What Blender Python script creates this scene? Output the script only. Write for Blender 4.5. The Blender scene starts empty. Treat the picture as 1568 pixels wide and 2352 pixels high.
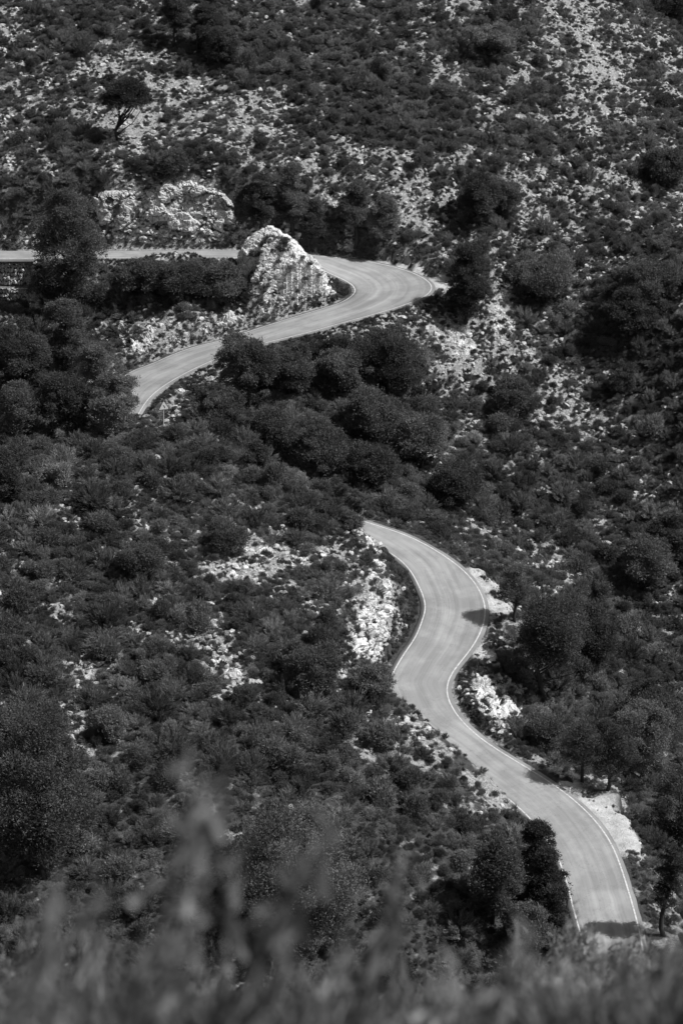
import bpy, math, random
import numpy as np
rs = np.random.RandomState(7)
random.seed(7)
SC = bpy.context.scene
COL = SC.collection
rad = math.radians

# ------------------------------------------------------------------ camera
CAMZ, PITCH, FPX = 94.0, rad(23.4), 5553.0        # reference frame 1568 x 2352
CP, SP = math.cos(PITCH), math.sin(PITCH)
cam_d = bpy.data.cameras.new('camera'); cam = bpy.data.objects.new('camera', cam_d); COL.objects.link(cam)
cam.location = (0, 0, CAMZ); cam.rotation_euler = (rad(90) - PITCH, 0, 0)
cam_d.sensor_width = 36; cam_d.lens = 85; cam_d.clip_end = 3000; cam_d.clip_start = 0.3
cam_d.dof.use_dof = True; cam_d.dof.focus_distance = 222; cam_d.dof.aperture_fstop = 3.1
SC.camera = cam

def unproj(px, py, z):
    u = (np.asarray(px, float) - 784) / FPX; v = (np.asarray(py, float) - 1176) / FPX
    dy = CP - v * SP; dz = -SP - v * CP
    t = (CAMZ - np.asarray(z, float)) / -dz
    return np.stack([u * t, dy * t, np.asarray(z, float) + 0 * t], -1)
def unproj_y(px, py, y):
    u = (px - 784) / FPX; v = (py - 1176) / FPX
    dy = CP - v * SP; dz = -SP - v * CP
    t = y / dy
    return np.array([u * t, y, CAMZ + dz * t])
def project(P):
    P = np.asarray(P, float); x, y, z = P[..., 0], P[..., 1], P[..., 2] - CAMZ
    d = y * CP - z * SP; up = y * SP + z * CP
    d = np.where(d < 0.1, 0.1, d)
    return 784 + x / d * FPX, 1176 - up / d * FPX, d

# ------------------------------------------------------------------ noise
def _h(ix, iy, iz, s):
    n = (ix * 374761393 + iy * 668265263 + iz * 2147483647 + s * 974634777) & 0xFFFFFFFF
    n = ((n ^ (n >> 13)) * 1274126177) & 0xFFFFFFFF
    n = ((n ^ (n >> 16)) * 2246822519) & 0xFFFFFFFF
    return ((n ^ (n >> 15)) & 0xFFFFFF) / float(0xFFFFFF)
def vnoise(x, y, z=None, s=0):
    x = np.asarray(x, float); y = np.asarray(y, float); z = np.zeros_like(x) if z is None else np.asarray(z, float)
    ix, iy, iz = (np.floor(a).astype(np.int64) for a in (x, y, z))
    fx, fy, fz = x - ix, y - iy, z - iz
    fx, fy, fz = (f * f * (3 - 2 * f) for f in (fx, fy, fz))
    r = 0
    for a in (0, 1):
        for b in (0, 1):
            for c in (0, 1):
                r = r + _h(ix + a, iy + b, iz + c, s) * (fx if a else 1 - fx) * (fy if b else 1 - fy) * (fz if c else 1 - fz)
    return r * 2 - 1
def fbm(x, y, z=None, s=0, o=4, g=.5):
    r = 0; a = 1; f = 1; t = 0
    for k in range(o):
        r = r + a * vnoise(np.asarray(x) * f, np.asarray(y) * f, None if z is None else np.asarray(z) * f, s + k * 17); t += a; a *= g; f *= 2.03
    return r / t
def blocks(P, cell, s=0, aniso=(1, 1, 1)):
    """faceted cellular noise: offset + tilt per nearest random cell"""
    Q = P / cell * np.array(aniso); I = np.floor(Q).astype(np.int64)
    best = np.full(len(Q), 1e9); second = np.full(len(Q), 1e9); val = np.zeros(len(Q))
    for a in (-1, 0, 1):
        for b in (-1, 0, 1):
            for c in (-1, 0, 1):
                J = I + np.array([a, b, c])
                sd = J + np.stack([_h(J[:, 0], J[:, 1], J[:, 2], s + k) for k in (1, 2, 3)], -1)
                D = Q - sd; d = (D ** 2).sum(-1)
                n = np.stack([_h(J[:, 0], J[:, 1], J[:, 2], s + k) - .5 for k in (5, 6, 7)], -1)
                v = _h(J[:, 0], J[:, 1], J[:, 2], s + 9) - .5 + 1.1 * (D * n).sum(-1)
                m = d < best
                second = np.where(m, best, np.minimum(second, d)); best = np.where(m, d, best); val = np.where(m, v, val)
    return val, np.sqrt(second) - np.sqrt(best)
def sstep(a, b, x):
    t = np.clip((x - a) / (b - a), 0, 1); return t * t * (3 - 2 * t)

# ------------------------------------------------------------------ mesh helpers
def make_mesh(name, V, F, smooth=False):
    """F: (n,3) or (n,4) array, or list of lists"""
    me = bpy.data.meshes.new(name)
    V = np.asarray(V, np.float32)
    me.vertices.add(len(V)); me.vertices.foreach_set('co', V.ravel())
    if isinstance(F, np.ndarray):
        k = F.shape[1]; idx = F.ravel().astype(np.int32); st = np.arange(len(F), dtype=np.int32) * k
    else:
        idx = np.array([i for f in F for i in f], np.int32)
        st = np.cumsum([0] + [len(f) for f in F[:-1]]).astype(np.int32)
    me.loops.add(len(idx)); me.loops.foreach_set('vertex_index', idx)
    me.polygons.add(len(st)); me.polygons.foreach_set('loop_start', st)
    me.update(calc_edges=True)
    me.polygons.foreach_set('use_smooth', np.full(len(st), bool(smooth)))
    me.validate()
    return me
def attr(me, name, vals):
    a = me.attributes.new(name, 'FLOAT', 'POINT'); a.data.foreach_set('value', np.asarray(vals, np.float32))
def obj(name, me, mat=None, parent=None):
    o = bpy.data.objects.new(name, me); COL.objects.link(o)
    if mat is not None and me is not None and not me.materials: me.materials.append(mat)
    if parent is not None: o.parent = parent
    return o
def tag(o, label=None, cat=None, group=None, kind=None):
    if label: o['label'] = label
    if cat: o['category'] = cat
    if group: o['group'] = group
    if kind: o['kind'] = kind
    return o
class MB:
    def __init__(s): s.V = []; s.F = []; s.n = 0
    def add(s, V, F):
        V = np.asarray(V, float); s.V.append(V); s.F += [[i + s.n for i in f] for f in F]; s.n += len(V)
    def tube(s, pts, radii, k=6, cap=True):
        pts = np.asarray(pts, float); n = len(pts); V = []
        for i in range(n):
            d = pts[min(i + 1, n - 1)] - pts[max(i - 1, 0)]; d = d / (np.linalg.norm(d) + 1e-9)
            a = np.cross(d, [0, 0, 1.0]) if abs(d[2]) < .9 else np.cross(d, [1.0, 0, 0]); a /= np.linalg.norm(a); b = np.cross(d, a)
            for j in range(k):
                t = 2 * math.pi * j / k; V.append(pts[i] + radii[i] * (math.cos(t) * a + math.sin(t) * b))
        F = [[i * k + j, i * k + (j + 1) % k, (i + 1) * k + (j + 1) % k, (i + 1) * k + j] for i in range(n - 1) for j in range(k)]
        if cap: F += [list(range(k))[::-1], [(n - 1) * k + j for j in range(k)]]
        s.add(V, F)
    def box(s, x0, x1, y0, y1, z0, z1):
        V = [(x, y, z) for z in (z0, z1) for y in (y0, y1) for x in (x0, x1)]
        s.add(V, [[0, 2, 3, 1], [4, 5, 7, 6], [0, 1, 5, 4], [2, 6, 7, 3], [0, 4, 6, 2], [1, 3, 7, 5]])
    def mesh(s, name, smooth=False): return make_mesh(name, np.concatenate(s.V), s.F, smooth)

# ------------------------------------------------------------------ materials
class NT:
    def __init__(s, name, rough=.85, spec=.2):
        s.m = bpy.data.materials.new(name); s.m.use_nodes = True; s.t = s.m.node_tree; s.b = s.t.nodes['Principled BSDF']
        s.b.inputs['Roughness'].default_value = rough; s.b.inputs['Specular IOR Level'].default_value = spec
    def n(s, typ, **kw):
        nd = s.t.nodes.new(typ)
        for k, v in kw.items():
            if k in nd.inputs: nd.inputs[k].default_value = v
            else: setattr(nd, k, v)
        return nd
    def l(s, a, b): s.t.links.new(a, b)
    def noise(s, scale, detail=4, rough=.55, vec=None, dim='3D'):
        nd = s.n('ShaderNodeTexNoise'); nd.noise_dimensions = dim
        nd.inputs['Scale'].default_value = scale; nd.inputs['Detail'].default_value = detail; nd.inputs['Roughness'].default_value = rough
        if vec is not None: s.l(vec, nd.inputs['Vector'])
        return nd.outputs[0]
    def ramp(s, inp, a, b, va, vb):
        nd = s.n('ShaderNodeMapRange'); s.l(inp, nd.inputs[0])
        for i, v in zip((1, 2, 3, 4), (a, b, va, vb)): nd.inputs[i].default_value = v
        return nd.outputs[0]
    def math(s, op, a, b=None):
        nd = s.n('ShaderNodeMath'); nd.operation = op
        for i, x in enumerate((a, b)):
            if x is None: continue
            if isinstance(x, (int, float)): nd.inputs[i].default_value = x
            else: s.l(x, nd.inputs[i])
        return nd.outputs[0]
    def mix(s, f, a, b):
        nd = s.n('ShaderNodeMix'); nd.data_type = 'FLOAT'
        for k, x in ((0, f), (2, a), (3, b)):
            if isinstance(x, (int, float)): nd.inputs[k].default_value = x
            else: s.l(x, nd.inputs[k])
        return nd.outputs[0]
    def color(s, v):
        if isinstance(v, (int, float)): s.b.inputs['Base Color'].default_value = (v, v, v, 1)
        else:
            c = s.n('ShaderNodeCombineColor')
            for i in range(3): s.l(v, c.inputs[i])
            s.l(c.outputs[0], s.b.inputs['Base Color'])
    def bump(s, h, dist=.05, strength=1):
        nd = s.n('ShaderNodeBump'); nd.inputs['Distance'].default_value = dist; nd.inputs['Strength'].default_value = strength
        s.l(h, nd.inputs['Height']); s.l(nd.outputs[0], s.b.inputs['Normal'])
    def pos(s): return s.n('ShaderNodeNewGeometry').outputs['Position']
    def objc(s): return s.n('ShaderNodeTexCoord').outputs['Object']

def plain(name, v, rough=.7, spec=.2):
    t = NT(name, rough, spec); t.color(t.ramp(t.noise(9, 4), .3, .7, v * .85, v * 1.15)); return t.m
def leaf_mat(name, lo, hi, trans=.0):
    t = NT(name, .7, .12)
    g = t.n('ShaderNodeNewGeometry'); oi = t.n('ShaderNodeObjectInfo')
    r = t.ramp(t.math('POWER', g.outputs['Random Per Island'], 2.2), 0, 1, lo, hi)
    k = t.ramp(t.math('POWER', oi.outputs['Random'], 1.6), 0, 1, .7, 1.8)
    p = t.ramp(t.noise(.25, 2, .6, g.outputs['Position']), .3, .7, .72, 1.55)
    t.color(t.math('MULTIPLY', t.math('MULTIPLY', r, k), p))
    tr = t.n('ShaderNodeBsdfTranslucent'); t.l(t.b.inputs['Base Color'].links[0].from_socket, tr.inputs[0])
    mx = t.n('ShaderNodeMixShader'); mx.inputs[0].default_value = .42; t.l(t.b.outputs[0], mx.inputs[1]); t.l(tr.outputs[0], mx.inputs[2])
    t.l(mx.outputs[0], t.t.nodes['Material Output'].inputs[0])
    return t.m
M = {}
M['leaf'] = leaf_mat('dark_leaves', .085, .17)
M['leaf2'] = leaf_mat('dull_leaves', .10, .23)
M['needle'] = leaf_mat('pine_needles', .06, .135)
M['fore'] = leaf_mat('pale_dry_leaves', .13, .37)
M['grass'] = leaf_mat('dry_grass', .10, .30)
M['heath'] = leaf_mat('heath_sprigs', .09, .26)
M['bark'] = plain('bark', .045, .9)
M['twig'] = plain('grey_twigs', .2, .9)
M['metal'] = plain('galvanised_metal', .32, .5, .4)

def rock_mat(name, v, dark=.5, scale=1.0):
    t = NT(name, .9, .15); p = t.pos()
    big = t.ramp(t.noise(.7 * scale, 5, .65, p), .35, .65, .62, 1.15)
    fine = t.ramp(t.noise(6 * scale, 4, .7, p), .3, .7, .78, 1.15)
    vo = t.n('ShaderNodeTexVoronoi'); vo.feature = 'DISTANCE_TO_EDGE'; vo.inputs['Scale'].default_value = 1.1 * scale
    wn = t.n('ShaderNodeVectorMath'); wn.operation = 'ADD'; t.l(p, wn.inputs[0])
    nn = t.n('ShaderNodeTexNoise'); nn.inputs['Scale'].default_value = 1.7; nn.inputs['Detail'].default_value = 4; t.l(nn.outputs['Color'], wn.inputs[1]); t.l(wn.outputs[0], vo.inputs['Vector'])
    cr = t.ramp(vo.outputs['Distance'], 0, .045, dark, 1)
    oi = t.ramp(t.n('ShaderNodeObjectInfo').outputs['Random'], 0, 1, .75, 1.15)
    st = t.ramp(t.noise(1.7 * scale, 3, .7, p), .55, .75, 1, .55)
    a = t.math('MULTIPLY', t.math('MULTIPLY', big, fine), t.math('MULTIPLY', cr, t.math('MULTIPLY', st, oi)))
    t.color(t.math('MULTIPLY', a, v))
    h = t.math('ADD', t.noise(7 * scale, 4, .65, p), t.math('MULTIPLY', t.math('MINIMUM', vo.outputs['Distance'], .1), 4))
    t.bump(h, .12, .9)
    return t.m
M['rock'] = rock_mat('pale_limestone', .80, .3)
M['cliff'] = rock_mat('craggy_limestone', .8, .28, .8)
M['stone'] = rock_mat('loose_limestone', .76, .8, 2.0)
# ------------------------------------------------------------------ road stations (edge points sighted on the photo, put at their surveyed level)
def pl(*a): return np.array(a, float).reshape(-1, 2)
lowR = pl(1500,2290, 1490,2225, 1478,2166, 1472,2131, 1454,2066, 1437,2011, 1419,1958, 1394,1911, 1362,1873, 1332,1843, 1297,1816, 1237,1776, 1187,1746, 1136,1716, 1096,1686, 1066,1661, 1043,1631, 1028,1601, 1026,1582, 1031,1557, 1049,1537, 1079,1502, 1106,1462, 1118,1422, 1121,1392, 1112,1367, 1087,1327, 1057,1299, 1011,1267, 960,1238, 909,1218, 859,1203, 829,1193)
lowL = pl(1356,2300, 1342,2220, 1326,2146, 1311,2093, 1294,2026, 1269,1961, 1219,1891, 1184,1856, 1141,1821, 1085,1780, 1020,1728, 960,1685, 918,1640, 897,1595, 888,1568, 899,1542, 919,1507, 949,1462, 965,1422, 971,1397, 967,1372, 954,1342, 937,1312, 909,1284, 862,1255, 822,1233, 790,1217)
legR = pl(325,948, 333,933, 350,910, 375,890, 425,860, 500,825, 560,804, 625,785, 675,774, 725,761, 784,744, 859,724, 909,709, 949,696, 980,684, 996,671, 999,659, 987,644, 960,629, 912,613, 859,602, 809,594, 770,590, 740,588)
legL = pl(196,975, 203,940, 222,908, 252,882, 283,865, 300,853, 350,834, 400,812, 450,795, 500,783, 575,759, 650,735, 700,720, 750,705, 784,693, 803,681, 813,670, 808,658, 794,648, 780,641, 762,633, 745,625, 728,616)
def zlow(py): return np.interp(py, [1190, 1300, 1430, 1600, 1750, 1900, 2130, 2300], [2.6, 1.3, 0, -1.8, -3.1, -4.1, -5.5, -6.8])
def zleg(px, far): 
    return np.interp(px, [190, 283, 425, 575, 784, 1000], [7.9, 8.2, 9.1, 10, 11.1, 12.3])
LR = unproj(lowR[:, 0], lowR[:, 1], zlow(lowR[:, 1])); LL = unproj(lowL[:, 0], lowL[:, 1], zlow(lowL[:, 1]))
zR = zleg(legR[:, 0], 0); zR[-9:] = [12.3, 12.35, 12.42, 12.55, 12.75, 12.95, 13.2, 13.4, 13.6][-9:]; zL = zleg(legL[:, 0], 0); zL[-8:] = [11.45, 11.8, 12.15, 12.45, 12.7, 12.95, 13.2, 13.5]
GR = unproj(legR[:, 0], legR[:, 1], zR); GL = unproj(legL[:, 0], legL[:, 1], zL); print(legR[-9], legL[-8])
# top road
tx = np.array([500, 400, 300, 200, 100, 0, -150, -400.])
TR = unproj(tx, np.full(8, 575.5) + (500 - tx) * .004, 14.9 + (500 - tx) * .0005)
TL = unproj(tx, np.full(8, 592.) + (500 - tx) * .008, 15.15 + (500 - tx) * .0005)
# link behind the rock mound, by plan
HL = np.array([[-4.0, 0, 14.0], [-7.5, 0, 14.5]]); 
def catmull(P, step=.5):
    P = np.asarray(P, float); out = []
    Q = np.vstack([2 * P[0] - P[1], P, 2 * P[-1] - P[-2]])
    for i in range(1, len(Q) - 2):
        n = max(2, int(np.linalg.norm(Q[i + 1] - Q[i]) / step)); t = np.linspace(0, 1, n, endpoint=False)[:, None]
        out.append(.5 * (2 * Q[i] + (Q[i + 1] - Q[i - 1]) * t + (2 * Q[i - 1] - 5 * Q[i] + 4 * Q[i + 1] - Q[i + 2]) * t ** 2 + (3 * Q[i] - Q[i - 1] - 3 * Q[i + 1] + Q[i + 2]) * t ** 3))
    out.append(P[-1:]); return np.vstack(out)
def smooth(P, k=3, it=2):
    P = P.copy()
    for _ in range(it):
        Q = np.vstack([P[:1]] * k + [P] + [P[-1:]] * k)
        P2 = sum(Q[j:j + len(P)] for j in range(2 * k + 1)) / (2 * k + 1); P2[0] = P[0]; P2[-1] = P[-1]; P = P2
    return P
def rows(R, L):
    R = smooth(catmull(R)); L = catmull(L, .1); L = smooth(L, 5, 2)
    d = ((R[:, None, :2] - L[None, :, :2]) ** 2).sum(-1)
    j = np.maximum.accumulate(d.argmin(1)).astype(float)
    k = 4; jj = np.concatenate([[j[0]] * k, j, [j[-1]] * k]); j = sum(jj[i:i + len(j)] for i in range(2 * k + 1)) / (2 * k + 1)
    j = np.clip(np.round(j), 0, len(L) - 1).astype(int)
    return R, L[j]
R1, L1 = rows(LR, LL); R2, L2 = rows(GR, GL)
# hidden bend round the spur: from lower road end to upper leg start
c0 = (R1[-1] + L1[-1]) / 2; c1 = (R2[0] + L2[0]) / 2
print('low end', c0, 'leg start', c1, 'widths', np.linalg.norm(R1 - L1, axis=1)[::12].round(1), np.linalg.norm(R2 - L2, axis=1)[::12].round(1))
cl = catmull([c0 + (2, -1.5, -.3), c0, [-6, 214.8, 3.7], [-12, 217, 4.9], [-17.5, 218.5, 6], c1 + (-1.6, -5, -.9), c1, c1 + (.6, 3, .2)])
i0 = ((cl - c0) ** 2).sum(1).argmin(); i1 = ((cl - c1) ** 2).sum(1).argmin(); cl = cl[i0:i1 + 1]
tg = np.gradient(cl[:, :2], axis=0); tg /= np.linalg.norm(tg, axis=1)[:, None]; nr = np.stack([tg[:, 1], -tg[:, 0], 0 * tg[:, 0]], 1)
w = np.linspace(np.linalg.norm(R1[-1] - L1[-1]), np.linalg.norm(R2[0] - L2[0]), len(cl))[:, None] / 2
RH, LH = cl + nr * w, cl - nr * w
k = 4
RT, LT = catmull(TR), catmull(TL, .5)
n_ = min(len(RT), len(LT)); tt = np.linspace(0, 1, n_)
ri = lambda P, n: P[np.linspace(0, len(P) - 1, n).round().astype(int)]
RT, LT = ri(RT, n_), ri(LT, n_)
lk = 16
def herm(a, ta, b, tb, n):
    t = np.linspace(0, 1, n)[:, None]; return (2*t**3-3*t**2+1)*a + (t**3-2*t**2+t)*ta + (-2*t**3+3*t**2)*b + (t**3-t**2)*tb
LTw = RT + (LT - RT) 
RM = herm(R2[-1], (R2[-1] - R2[-2]) * 16, RT[0], (RT[1] - RT[0]) * 16, lk)[1:-1]
LM = herm(L2[-1], np.array([-6., 2, .3]), LT[0], (LT[1] - LT[0]) * 16, lk)[1:-1]
Rr = np.vstack([R1, RH[1:-1], R2, RM, RT]); Ll = np.vstack([L1, LH[1:-1], L2, LM, LT])
seg = np.concatenate([np.zeros(len(R1)), np.ones(len(RH) - 2), np.full(len(R2), 2), np.full(len(RM), 2), np.full(len(RT), 3)])
CC = (Rr + Ll) / 2; HW = np.linalg.norm((Rr - Ll)[:, :2], axis=1) / 2

# ------------------------------------------------------------------ ground shape: thin plate spline through levelled points
cz = [ # px, py, z
(-250,2352,3),(0,2352,0),(400,2352,-2),(800,2352,-4),(1100,2352,-6),(1700,2352,-14),
(-150,2000,4),(0,2000,3),(400,2000,2.5),(800,2000,1.5),(1050,2000,0),(1180,2080,-2),(1000,1800,1.5),(1120,1890,-.5),
(900,1690,2.5),(700,1750,3.5),(0,1500,7),(400,1500,6.5),(750,1500,5),(850,1450,3.5),(820,1330,5),(700,1250,6.5),(400,1250,9),(0,1200,10.5),
(400,985,11.6),(480,1020,11.2),(560,1055,10.4),(650,1103,9.2),(740,1145,7.6),(800,1180,5.2),(835,1215,3.6),
(250,985,11.8),(120,1000,11.2),(0,1000,10.8),(-200,1000,12),
(0,850,10),(150,800,10),(0,720,10.6),(150,700,11),(-200,700,12),
(700,850,8.3),(450,920,8.2),(560,880,8),(700,950,6.4),(900,850,6.2),(1000,780,8.5),(900,950,4.6),(1100,850,6),(1300,850,4.5),(1568,850,6),(1750,850,9),
(700,1050,4.4),(900,1100,1.6),(1100,1150,-2),(1300,1150,-3),(1568,1150,-2),(1750,1150,1),
(1200,1330,-2.5),(1300,1380,-5.5),(1420,1400,-7.5),(1568,1400,-8),(1230,1600,-6),(1450,1650,-10),(1568,1650,-12),(1750,1500,-9),
(1480,1830,-8.5),(1568,1950,-9.5),(1568,2150,-10.5),(1750,2000,-13),
(1000,600,13.6),(1200,640,11.5),(1150,560,14.4),(1400,600,13),(1568,600,14),(1750,600,16),(870,575,14.2),(1090,700,11.3),
(700,560,15.2),(800,540,15.8),(555,560,15.6),(640,560,19.0),(620,535,19.8),(665,548,18.6),(690,600,16.3),(570,650,13.4),(640,690,13.2),(720,660,13.4),(450,650,13.8),(300,650,13.5),(450,740,11.6),(330,780,10),(560,720,11.3),
(300,407,22.6),(400,404,22.8),(500,425,22),(560,480,19.2),(200,430,21.8),(100,490,19.3),(0,500,19),(-200,480,20)]
cy = [ # px, py, y
(-150,300,268),(100,300,268),(400,300,268.5),(700,300,269),(1000,300,271),(1300,300,279),(1568,300,290),(1800,300,300),
(-150,150,279),(200,150,280),(500,150,281),(800,150,283),(1100,150,288),(1400,150,300),(1650,150,316),
(-150,0,291),(200,0,292),(500,0,293),(800,0,295),(1100,0,300),(1300,0,310),(1420,0,319),(1520,40,321),(1600,90,321),
(-100,-250,314),(400,-250,318),(800,-250,325),(700,450,260),(900,450,262),(1100,450,265),(1300,450,270),(1568,450,276),(1000,530,260),(1300,530,265)]
cw = [(52,340,18),(60,360,8),(50,385,10),(40,400,12),(75,420,26),(50,440,26),(60,470,36),(0,400,85),(-60,400,90),(0,500,110),(100,500,45),(130,420,25),(130,330,22),(100,300,20),
(-130,140,14),(-130,200,20),(-130,250,28),(-130,300,50),(-130,400,90),(130,140,-16),(130,200,4),(130,260,18),(-60,140,6),(-60,180,9),(-60,220,12),(-60,250,15),(60,140,-17),(60,180,-12),(60,200,-5),(60,230,3)]
CPn = np.vstack([[unproj(a, b, c) for a, b, c in cz], [unproj_y(*a) for a in cy], np.array(cw, float)])
def tps_fit(P, lam=.02):
    X = P[:, :2] / 100; n = len(X)
    r2 = ((X[:, None] - X[None]) ** 2).sum(-1); K = .5 * r2 * np.log(r2 + 1e-12) + lam * np.eye(n) * .01
    A = np.zeros((n + 3, n + 3)); A[:n, :n] = K; A[:n, n] = 1; A[:n, n + 1:] = X; A[n, :n] = 1; A[n + 1:, :n] = X.T
    return X, np.linalg.solve(A, np.concatenate([P[:, 2], np.zeros(3)]))
TX, TW = tps_fit(CPn)
def tps(x, y):
    x = np.clip(x, -130, 130) / 100; y = np.clip(y, 132, 500) / 100; sh = x.shape; x = x.ravel(); y = y.ravel(); out = np.empty(len(x))
    for i in range(0, len(x), 20000):
        a, b = x[i:i + 20000], y[i:i + 20000]
        r2 = (a[:, None] - TX[:, 0]) ** 2 + (b[:, None] - TX[:, 1]) ** 2
        out[i:i + 20000] = (.5 * r2 * np.log(r2 + 1e-12)) @ TW[:-3] + TW[-3] + a * TW[-2] + b * TW[-1]
    return out.reshape(sh)
def near_plane(x, y): return 93.35 - .725 * y + .25 * fbm(x * .12, y * .12, s=5) * np.minimum(1, y / 10)
# level pull-outs beside the road
PADS = [(1368,1850,-3.9,1.5),(1400,1885,-4.1,1.9),(1428,1928,-4.3,1.5),(1095,1312,1.1,.9),(1122,1345,.8,1.2),(1142,1392,.2,1.4),(1118,1500,-.8,.9),(1010,648,12.4,1.5),(1030,662,12.3,1.2),(965,616,12.8,.9),(1305,1803,-3.4,1.0),(835,594,13.3,.7),(880,600,13.1,.8),(925,608,12.9,.8),(1180,1430,0,1.3),(1340,1798,-3.6,1.1),(1395,1818,-3.8,1.2),(1522,2155,-5.6,1.5)]
NGRAV = 4   # the last pads are plain ground under trees
PW = np.array([list(unproj(a, b, z)) + [r] for a, b, z, r in PADS])
from mathutils.kdtree import KDTree
def _kd(m):
    P = np.concatenate([Ll[m] + (Rr[m] - Ll[m]) * u for u in np.linspace(0, 1, 13)]); kd = KDTree(len(P))
    for i, p in enumerate(P): kd.insert((p[0], p[1], 0), i)
    kd.balance(); return kd, P
SEGS = [_kd(seg == k) for k in range(4)]
def road_dist(x, y):
    res = []
    for kd, P in SEGS:
        d = np.full(len(x), 99.); zz = np.zeros(len(x))
        near = (x > P[:, 0].min() - 13) & (x < P[:, 0].max() + 13) & (y > P[:, 1].min() - 13) & (y < P[:, 1].max() + 13)
        for i in np.nonzero(near)[0]:
            c, j, dd = kd.find((x[i], y[i], 0)); d[i] = dd - .28; zz[i] = P[j, 2]
        res.append((np.maximum(d, 0), zz, d))
    return res
def ground_z(x, y):
    sh = np.shape(x); x = np.asarray(x, float).ravel(); y = np.asarray(y, float).ravel()
    z = tps(x, y); fine = (y > 128)
    z = z + .55 * fbm(x * .16, y * .16, s=3, o=4) * fine
    z = np.maximum(z, near_plane(x, y))
    q = (np.abs(x) < 60) & (y > 125) & (y < 290)
    rd = np.full(len(x), 99.)
    if q.any():
        zq = z[q]; R_ = road_dist(x[q], y[q]); dm = np.full(len(zq), 99.)
        for si, (d, rz, sd) in enumerate(R_):
            dd = np.maximum(d - .55, 0)
            kc = (2.2, 2.6, 4.8, 3.4)[si]; kf = (.72, .6, .7, .75)[si]
            hi = rz + kc * dd; lo = rz - kf * dd - .12 * (dd > 0)
            zq = np.where(dd < 9, np.clip(zq, np.where(dd < 7, lo, -99), hi), zq)
            dm = np.minimum(dm, d)
        j = np.argmin(np.stack([r[0] for r in R_]), 0); dmin = np.take_along_axis(np.stack([r[0] for r in R_]), j[None], 0)[0]; zmin = np.take_along_axis(np.stack([r[1] for r in R_]), j[None], 0)[0]
        t = sstep(.35, 1.0, dmin); zq = zmin * (1 - t) + zq * t - .06 * (dmin < .3)
        for a, b, c, r in PW:
            dp = np.hypot(x[q] - a, y[q] - b); t = sstep(r * .75, r * 1.25, dp) ; t = np.maximum(t, dmin < .4); zq = (c - .03) * (1 - t) + zq * t
        xq, yq = x[q], y[q]; ter = (xq < -33.2) & (yq > 243) & (yq < 250.8); zq = np.where(ter, np.minimum(zq, 10.9 + np.clip(-xq - 33.2, 0, .01)), zq)
        z[q] = zq; rd[q] = dmin
    return z.reshape(sh), rd.reshape(sh)
ax = np.concatenate([-np.geomspace(300, 58, 18), np.arange(-55, 57.01, .3), np.geomspace(60, 300, 18)])
ay = np.concatenate([[-60, -30, -15, -7], np.arange(-3, 24, .6), np.arange(24, 129, 2.5), np.arange(130, 326, .3), np.arange(327, 470, 1.2), np.geomspace(475, 700, 10)])
GX, GY = np.meshgrid(ax, ay)
GZ, GRD = ground_z(GX, GY)
def gz(x, y):
    x = np.asarray(x, float); y = np.asarray(y, float)
    i = np.clip(np.searchsorted(ax, x) - 1, 0, len(ax) - 2); j = np.clip(np.searchsorted(ay, y) - 1, 0, len(ay) - 2)
    u = (x - ax[i]) / (ax[i + 1] - ax[i]); v = (y - ay[j]) / (ay[j + 1] - ay[j])
    return (GZ[j, i] * (1 - u) + GZ[j, i + 1] * u) * (1 - v) + (GZ[j + 1, i] * (1 - u) + GZ[j + 1, i + 1] * u) * v
def grd(x, y):
    i = np.clip(np.searchsorted(ax, x) - 1, 0, len(ax) - 2); j = np.clip(np.searchsorted(ay, y) - 1, 0, len(ay) - 2); return GRD[j, i]
def drop(px, py, y0=110):
    """point of the ground seen at a pixel"""
    ys = np.arange(y0, 450, .25); u = (px - 784) / FPX; v = (py - 1176) / FPX
    t = ys / (CP - v * SP); x = u * t; z = CAMZ + (-SP - v * CP) * t
    g = gz(x, ys); k = np.argmax(z <= g)
    return np.array([x[k], ys[k], g[k]])
def visible(P, lift=.6):
    P = np.asarray(P, float); t = np.linspace(.55, .985, 60)
    C = np.array([0, 0, CAMZ]); Q = C + (P[:, None] + [0, 0, lift] - C) * t[None, :, None]
    return (Q[..., 2] > gz(Q[..., 0], Q[..., 1]) - .05).all(1)

# ------------------------------------------------------------------ rockiness survey, 24 x 36 cells over the photo
ROWS = """433224113242333553365421
321134112122325542455543
534554511113235632556644
342234456532423445354543
322245555632311244345442
444434213554443454442222
455556641446645323555432
211599992114565511433334
641699977811124543423221
212311213886600516115322
430243335664000316113233
511367675436567663321111
111164433113312765524231
211133362111111355266342
233125731111111341264433
221221111111134531113352
133232211110112441111244
012122311111111341112233
113133334212501245314413
421123247654500223642133
322211235631650043342233
122134111111750055221224
121122563111640045113122
134412264111400033001112
111311134311112365000111
124212000121344335210003
123220000000133400430001
000000210000111145004420
000100121300010134007710
000000000000000014100531
000100000000000001000022
000000000000000000000023
000000000000000000000013
000000000000000000000012
000000000000000000000000
000000000000000000000000""".split('\n')
RK = np.array([[int(c) for c in r] for r in ROWS], float) / 9
assert RK.shape == (36, 24)
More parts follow.
